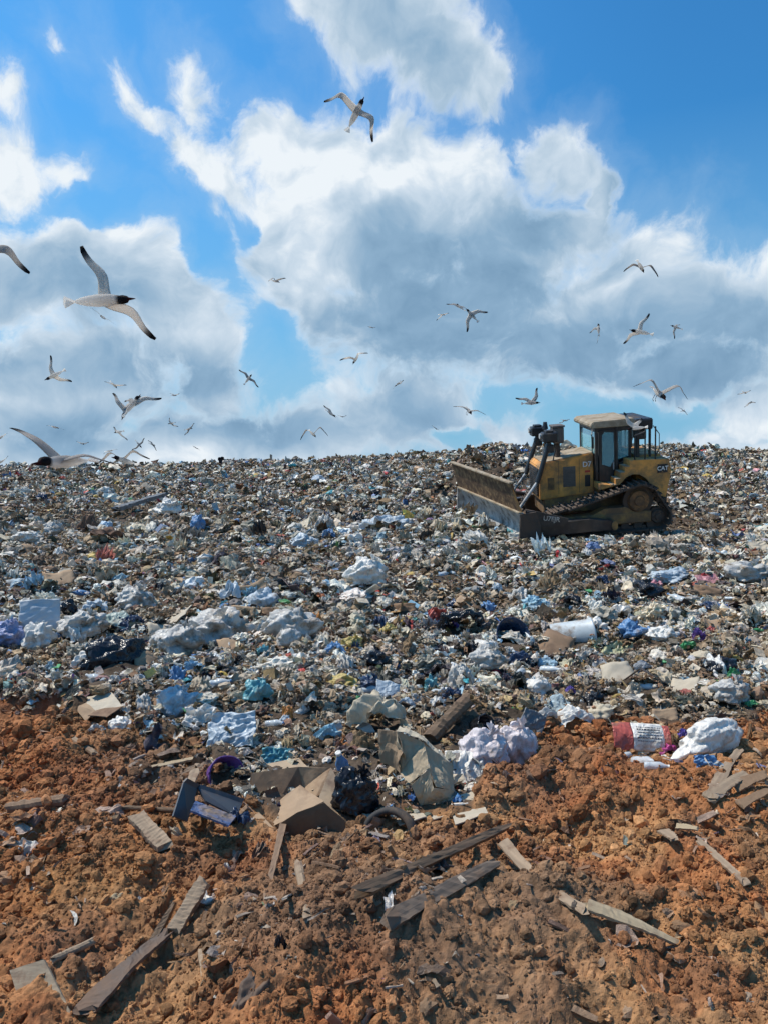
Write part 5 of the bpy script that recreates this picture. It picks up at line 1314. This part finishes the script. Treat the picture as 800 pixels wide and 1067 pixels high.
# black crate with blue floor, left of the box
def crate():
    root = bpy.data.objects.new('plastic_crate', None); COL.objects.link(root); d0 = (hit(215, 858) - CAM).dot(FWD) - .02; C = at(215, 845, d0); reg(220, 835, 74, 46, d0 + .2); root.location = C
    def pan(pts, m, nm, t=.008):
        P = [at(x, y, d0 + dd) - C for x, y, dd in pts]; mb = MB(); mb.poly(P); o = mb.build(nm, m, root); md = o.modifiers.new('thickness', 'SOLIDIFY'); md.thickness = t
    CR = mat('crate_plastic', (.055, .06, .07), .45, var=.3, dirt=.3)
    pan([(192, 815, .0), (206, 822, .1), (196, 856, -.1), (181, 850, -.15)], CR, 'side'); pan([(206, 822, .1), (252, 838, .2), (246, 852, .05), (214, 836, .05)], CR, 'side')
    pan([(203, 836, -.05), (246, 852, -.05), (238, 862, -.2), (198, 846, -.2)], plastic('dark_blue_tray', (.04, .12, .32), .5, .5), 'floor'); pan([(192, 815, 0), (206, 822, .1), (209, 818, .12), (196, 811, .02)], CR, 'rim'); pan([(206, 822, .1), (252, 838, .2), (254, 833, .22), (209, 818, .12)], CR, 'rim')
    tag(root, 'broken black plastic crate with a blue floor, left of the open box', 'crate')
crate()
bag(245, 856, 36, 22, NV, 'bin_bag', 'dark bag with a white corner in front of the crate', 'bin bag', 120, amp=.3, knot=False); bag(236, 855, 14, 10, WH, 'plastic_scrap', 'bright white scrap at the tip of the dark bag by the crate', 'plastic scrap', 121, amp=.3, knot=False)
# wood
plank((376, 958), (524, 880), 10, WD2, 'plank', 'long dark muddy plank slanting across the centre of the clay bank', seed=1, thick=.03, lift0=.085, lift1=.07, roll=.75, taper=(1.1, .7))
plank((408, 974), (512, 914), 15, wood('muddy_wood', (.19, .135, .095)), 'plank', 'short thick muddy beam below the long dark plank', seed=2, thick=.03, lift0=.05, lift1=.045, roll=.75, taper=(1.1, .75))
plank((526, 908), (606, 972), 18, WD, 'plank', 'curved grey board broken to a point, right of the long plank', seed=3, thick=.010, curve=-.03, roll=.6, lift0=.11, lift1=.07, taper=(.8, .55))
plank((608, 955), (702, 988), 17, WD3, 'plank', 'pale splintered board lying on the clay at lower right', seed=4, thick=.012, curve=.02, roll=.3, lift0=.04, lift1=.02, taper=(1, .4))
plank((727, 888), (776, 928), 8, WD, 'stick', 'thin grey lath at the right of the clay bank', 'stick', seed=5, thick=.012, roll=.3, lift0=.05)
plank((296, 864), (277, 945), 9, wood('earthy_wood', (.24, .15, .09)), 'stick', 'upright earthy lath leaning below the open box', 'stick', seed=6, thick=.012, roll=.7, lift0=.03, lift1=.03, taper=(.9, .5))
plank((311, 913), (321, 966), 10, WD, 'stick', 'short round grey stick right of the upright lath', 'stick', seed=7, round_=True, lift0=.05, lift1=.03)
plank((143, 864), (173, 893), 17, WD, 'plank', 'short grey board stub on the clay at left', seed=8, thick=.025, roll=.3, lift0=.05, lift1=.03)
plank((60, 762), (100, 792), 7, WD, 'stick', 'thin stick on the clay at the upper left', 'stick', seed=9, round_=True)
plank((156, 804), (203, 796), 8, WD3, 'stick', 'pale lath on the clay below the lone white bag', 'stick', seed=10, thick=.012)
plank((10, 850), (70, 838), 12, wood('earthy_wood', (0, 0, 0)), 'log', 'mossy brown log at the left edge of the clay', 'log', seed=11, round_=True, lift0=.03, lift1=.02)
plank((447, 776), (486, 746), 15, WD2, 'stake', 'dark wooden stake poking up between kraft bag and black pot', 'stake', seed=13, round_=True, lift0=.03, lift1=.10)
plank((182, 985), (212, 944), 14, WD, 'plank', 'grey stub of wood leaning up to the white scrap on the clay', seed=14, thick=.03, roll=.4, lift0=.04, lift1=.08)
plank((150, 1012), (182, 962), 9, WD2, 'stick', 'dark pointed stick left of the grey stub', 'stick', seed=15, thick=.03, roll=.4, lift0=.04, lift1=.06, taper=(1, .4))
plank((55, 1010), (98, 992), 8, WD, 'stick', 'root-like grey stick at lower left', 'stick', seed=16, round_=True, lift0=.03)
plank((186, 850), (204, 824), 10, WD, 'plank', 'grey slat leaning against the black crate', seed=17, thick=.012, roll=.4, lift1=.1)
plank((375, 474), (400, 498), 4, mat('grey_pipe', (.22, .22, .23), .6), 'pipe', 'thin grey pipe sticking up on the far slope left of the blade', 'pipe', seed=18, round_=True, lift0=.4)
plank((120, 540), (170, 523), 7, GR, 'plank', 'long grey beam on the far slope at left', seed=19, thick=.12, lift0=.25, lift1=.25)
plank((130, 846), (187, 852), 5, WD2, 'stick', 'thin dark stick in the grey clay left of the crate', 'stick', seed=20, round_=True)
panels('board', 'large flat grey-brown plywood board at bottom left', 'board', 2.3, [([(12, 1012, .12), (47, 1000, .12), (84, 1072, -.04), (34, 1084, -.04)],)], wood('ply_wood', (.30, .235, .16)), 'sheet', .014, anchor=(46, 1040))
sheet(20, 890, 30, 12, WH2, 'paper_scrap', 'muddy white paper scrap at the left edge of the clay', 'paper', 131, tilt=.5, wav=.2)
bag(213, 941, 30, 12, WH, 'plastic_scrap', 'white torn film lying on the clay over the grey stub', 'plastic scrap', 132, amp=.6, freq=2.5, knot=False, sink=.5)
bag(121, 940, 22, 14, wood('tan_rag', (.42, .32, .19)), 'rag', 'tan rag half buried in the clay at left', 'rag', 133, amp=.5, knot=False, sink=.5)
bag(236, 907, 14, 14, WH2, 'plastic_scrap', 'small grey-white scrap on the clay below the crate', 'plastic scrap', 134, amp=.5, knot=False)
# bunch of torn card and bark at the right
for i, (a, b_, w, mm, lab) in enumerate((
    ((742, 838), (770, 795), 14, WD, 'upright grey splinter of the torn card heap at right'), ((765, 828), (798, 822), 16, CARD2, 'brown card tongue pointing right in the torn heap'), ((738, 842), (775, 822), 16, WD, 'wide grey bark strip at the left of the torn heap'),
    ((770, 850), (800, 840), 12, CARD2, 'lowest brown strip of the torn heap at right'), ((690, 876), (702, 892), 16, WD, 'grey curved scrap beside the dark hollow at right'), ((705, 872), (725, 880), 8, WD3, 'pale splinter next to the dark hollow at right'))):
    plank(a, b_, w, mm, 'bark_strip', lab, 'bark strip', seed=30 + i, thick=.01, roll=.5, lift0=.04, lift1=.07, curve=.015, taper=(.9, .5))
bag(452, 905, 52, 20, mat('muddy_rope', (.09, .075, .065), .9, var=.4, scale=12, bump=.02, bscale=40), 'rag', 'frayed grey muddy rag on top of the clay mound', 'rag', 140, amp=.8, freq=3.2, knot=False, sink=.55)
# ---- plain ones among the rest: each says where it lies
LAND = [(320, 835, 'the open cardboard box'), (430, 790, 'the kraft paper bag'), (120, 688, 'the black bin bag'), (482, 650, 'the black bag in the middle'), (598, 650, 'the milky tub'), (531, 655, 'the navy bucket'), (185, 738, 'the peaked pale blue bag'),
        (520, 545, 'the bulldozer blade'), (660, 560, 'the bulldozer tracks'), (382, 600, 'the speckled white bag'), (100, 555, 'the rusty rags'), (728, 664, 'the purple bag'), (38, 645, 'the upright grey board'), (222, 655, 'the slumped bag'), (300, 650, 'the ribbed bag'),
        (405, 547, 'the long pale film'), (541, 740, 'the yellow carton'), (782, 600, 'the grey bag at the right edge'), (742, 775, 'the big white sack'), (176, 531, 'the far white bag'), (700, 603, 'the pale striped bag'), (393, 487, 'the grey pipe'), (352, 710, 'the yellow film')]
used = set(); rr = random.Random(21)
KINDS = [('plastic_bag', 'plastic bag', [('white', WH), ('dull grey-white', WH2), ('pale blue', LB), ('white', WH), ('dull grey-white', WH2), ('white', WH), ('beige', KRAFT2), ('dull grey-white', WH2), ('bright blue', BL)], 'loose bags in the tip'),
         ('bin_bag', 'bin bag', [('black', BK), ('dark navy', NV)], 'small dark bags in the tip'),
         ('plastic_bottle', 'bottle', [('clear', CLEAR), ('cloudy', CLEAR2), ('green', GN), ('blue', BL)], 'drink bottles in the tip'),
         ('cardboard_sheet', 'cardboard', [('brown', CARD), ('dark brown', CARD2), ('pale', CARDL)], 'cardboard pieces in the tip')]
cnt = 0
for tries in range(1400):
    if cnt >= 150: break
    px = rr.uniform(5, 795); py = 500 + 250 * rr.random() ** .8
    if 470 < px < 735 and py < 575: continue
    b_lim = float(np.interp(px, _BD_X, _BD_Y)) - 14
    if py > b_lim: continue
    nm, cat_, cols, grp = KINDS[rr.choices(range(4), (7, 2, 3, 4))[0]]
    cn, m = rr.choice(cols); lx, ly, ln = min(LAND, key=lambda q: (q[0] - px) ** 2 + 2 * (q[1] - py) ** 2)
    dx, dy = px - lx, py - ly
    if abs(dx) < 14 and abs(dy) < 10: continue
    v = '' if abs(dy) < 10 else ('above' if dy < 0 else 'below'); h_ = '' if abs(dx) < 16 else ('left of' if dx < 0 else 'right of')
    rel = (v + ' and ' + h_) if v and h_ else (v or h_); 
    dist = math.hypot(dx, dy); far = 'just ' if dist < 35 else ('well ' if dist > 75 else '')
    d = hit(px, py).y; w = rr.uniform(12, 34) if d < 12 else rr.uniform(7, 17); word = 'small' if w < (22 if d < 12 else 12) else 'larger'
    lab = f"{word} {cn} {cat_ if cat_ != 'cardboard' else 'piece of cardboard'} {far}{rel} {ln}"
    if len(lab.replace('-', ' ').split()) > 16: continue
    if lab in used or (cn, cat_, ln, rel) in used: continue
    used.add(lab); used.add((cn, cat_, ln, rel)); cnt += 1; sd_ = 300 + cnt
    if nm == 'plastic_bottle': lathe_obj(px, py, max(w * .8, 8), BOT, m, nm, lab, cat_, (1.4, rr.uniform(-.4, .4), rr.uniform(0, 6)), seed=sd_, n=14, group=grp, wob=.12, cap=(.44, .065, WH if cnt % 2 else BL))
    elif nm == 'cardboard_sheet': sheet(px, py, w, w * rr.uniform(.35, .6), m, nm, lab, cat_, sd_, tilt=rr.uniform(.4, 1.2), rz=rr.uniform(-.6, .6), ry=rr.uniform(-.4, .4), n=8, wav=.06, thick=.006, fold=rr.uniform(-.5, .5), group=grp)
    else: bag(px, py, w, w * rr.uniform(.5, .75), m, nm, lab, cat_, sd_, amp=rr.uniform(.3, .5), freq=rr.uniform(1.4, 2.4), sub=4 if w > 14 else 3, knot=w > 22 and cnt % 3 == 0, group=grp, rz=rr.uniform(0, 6))

build_litter()
build_clods()
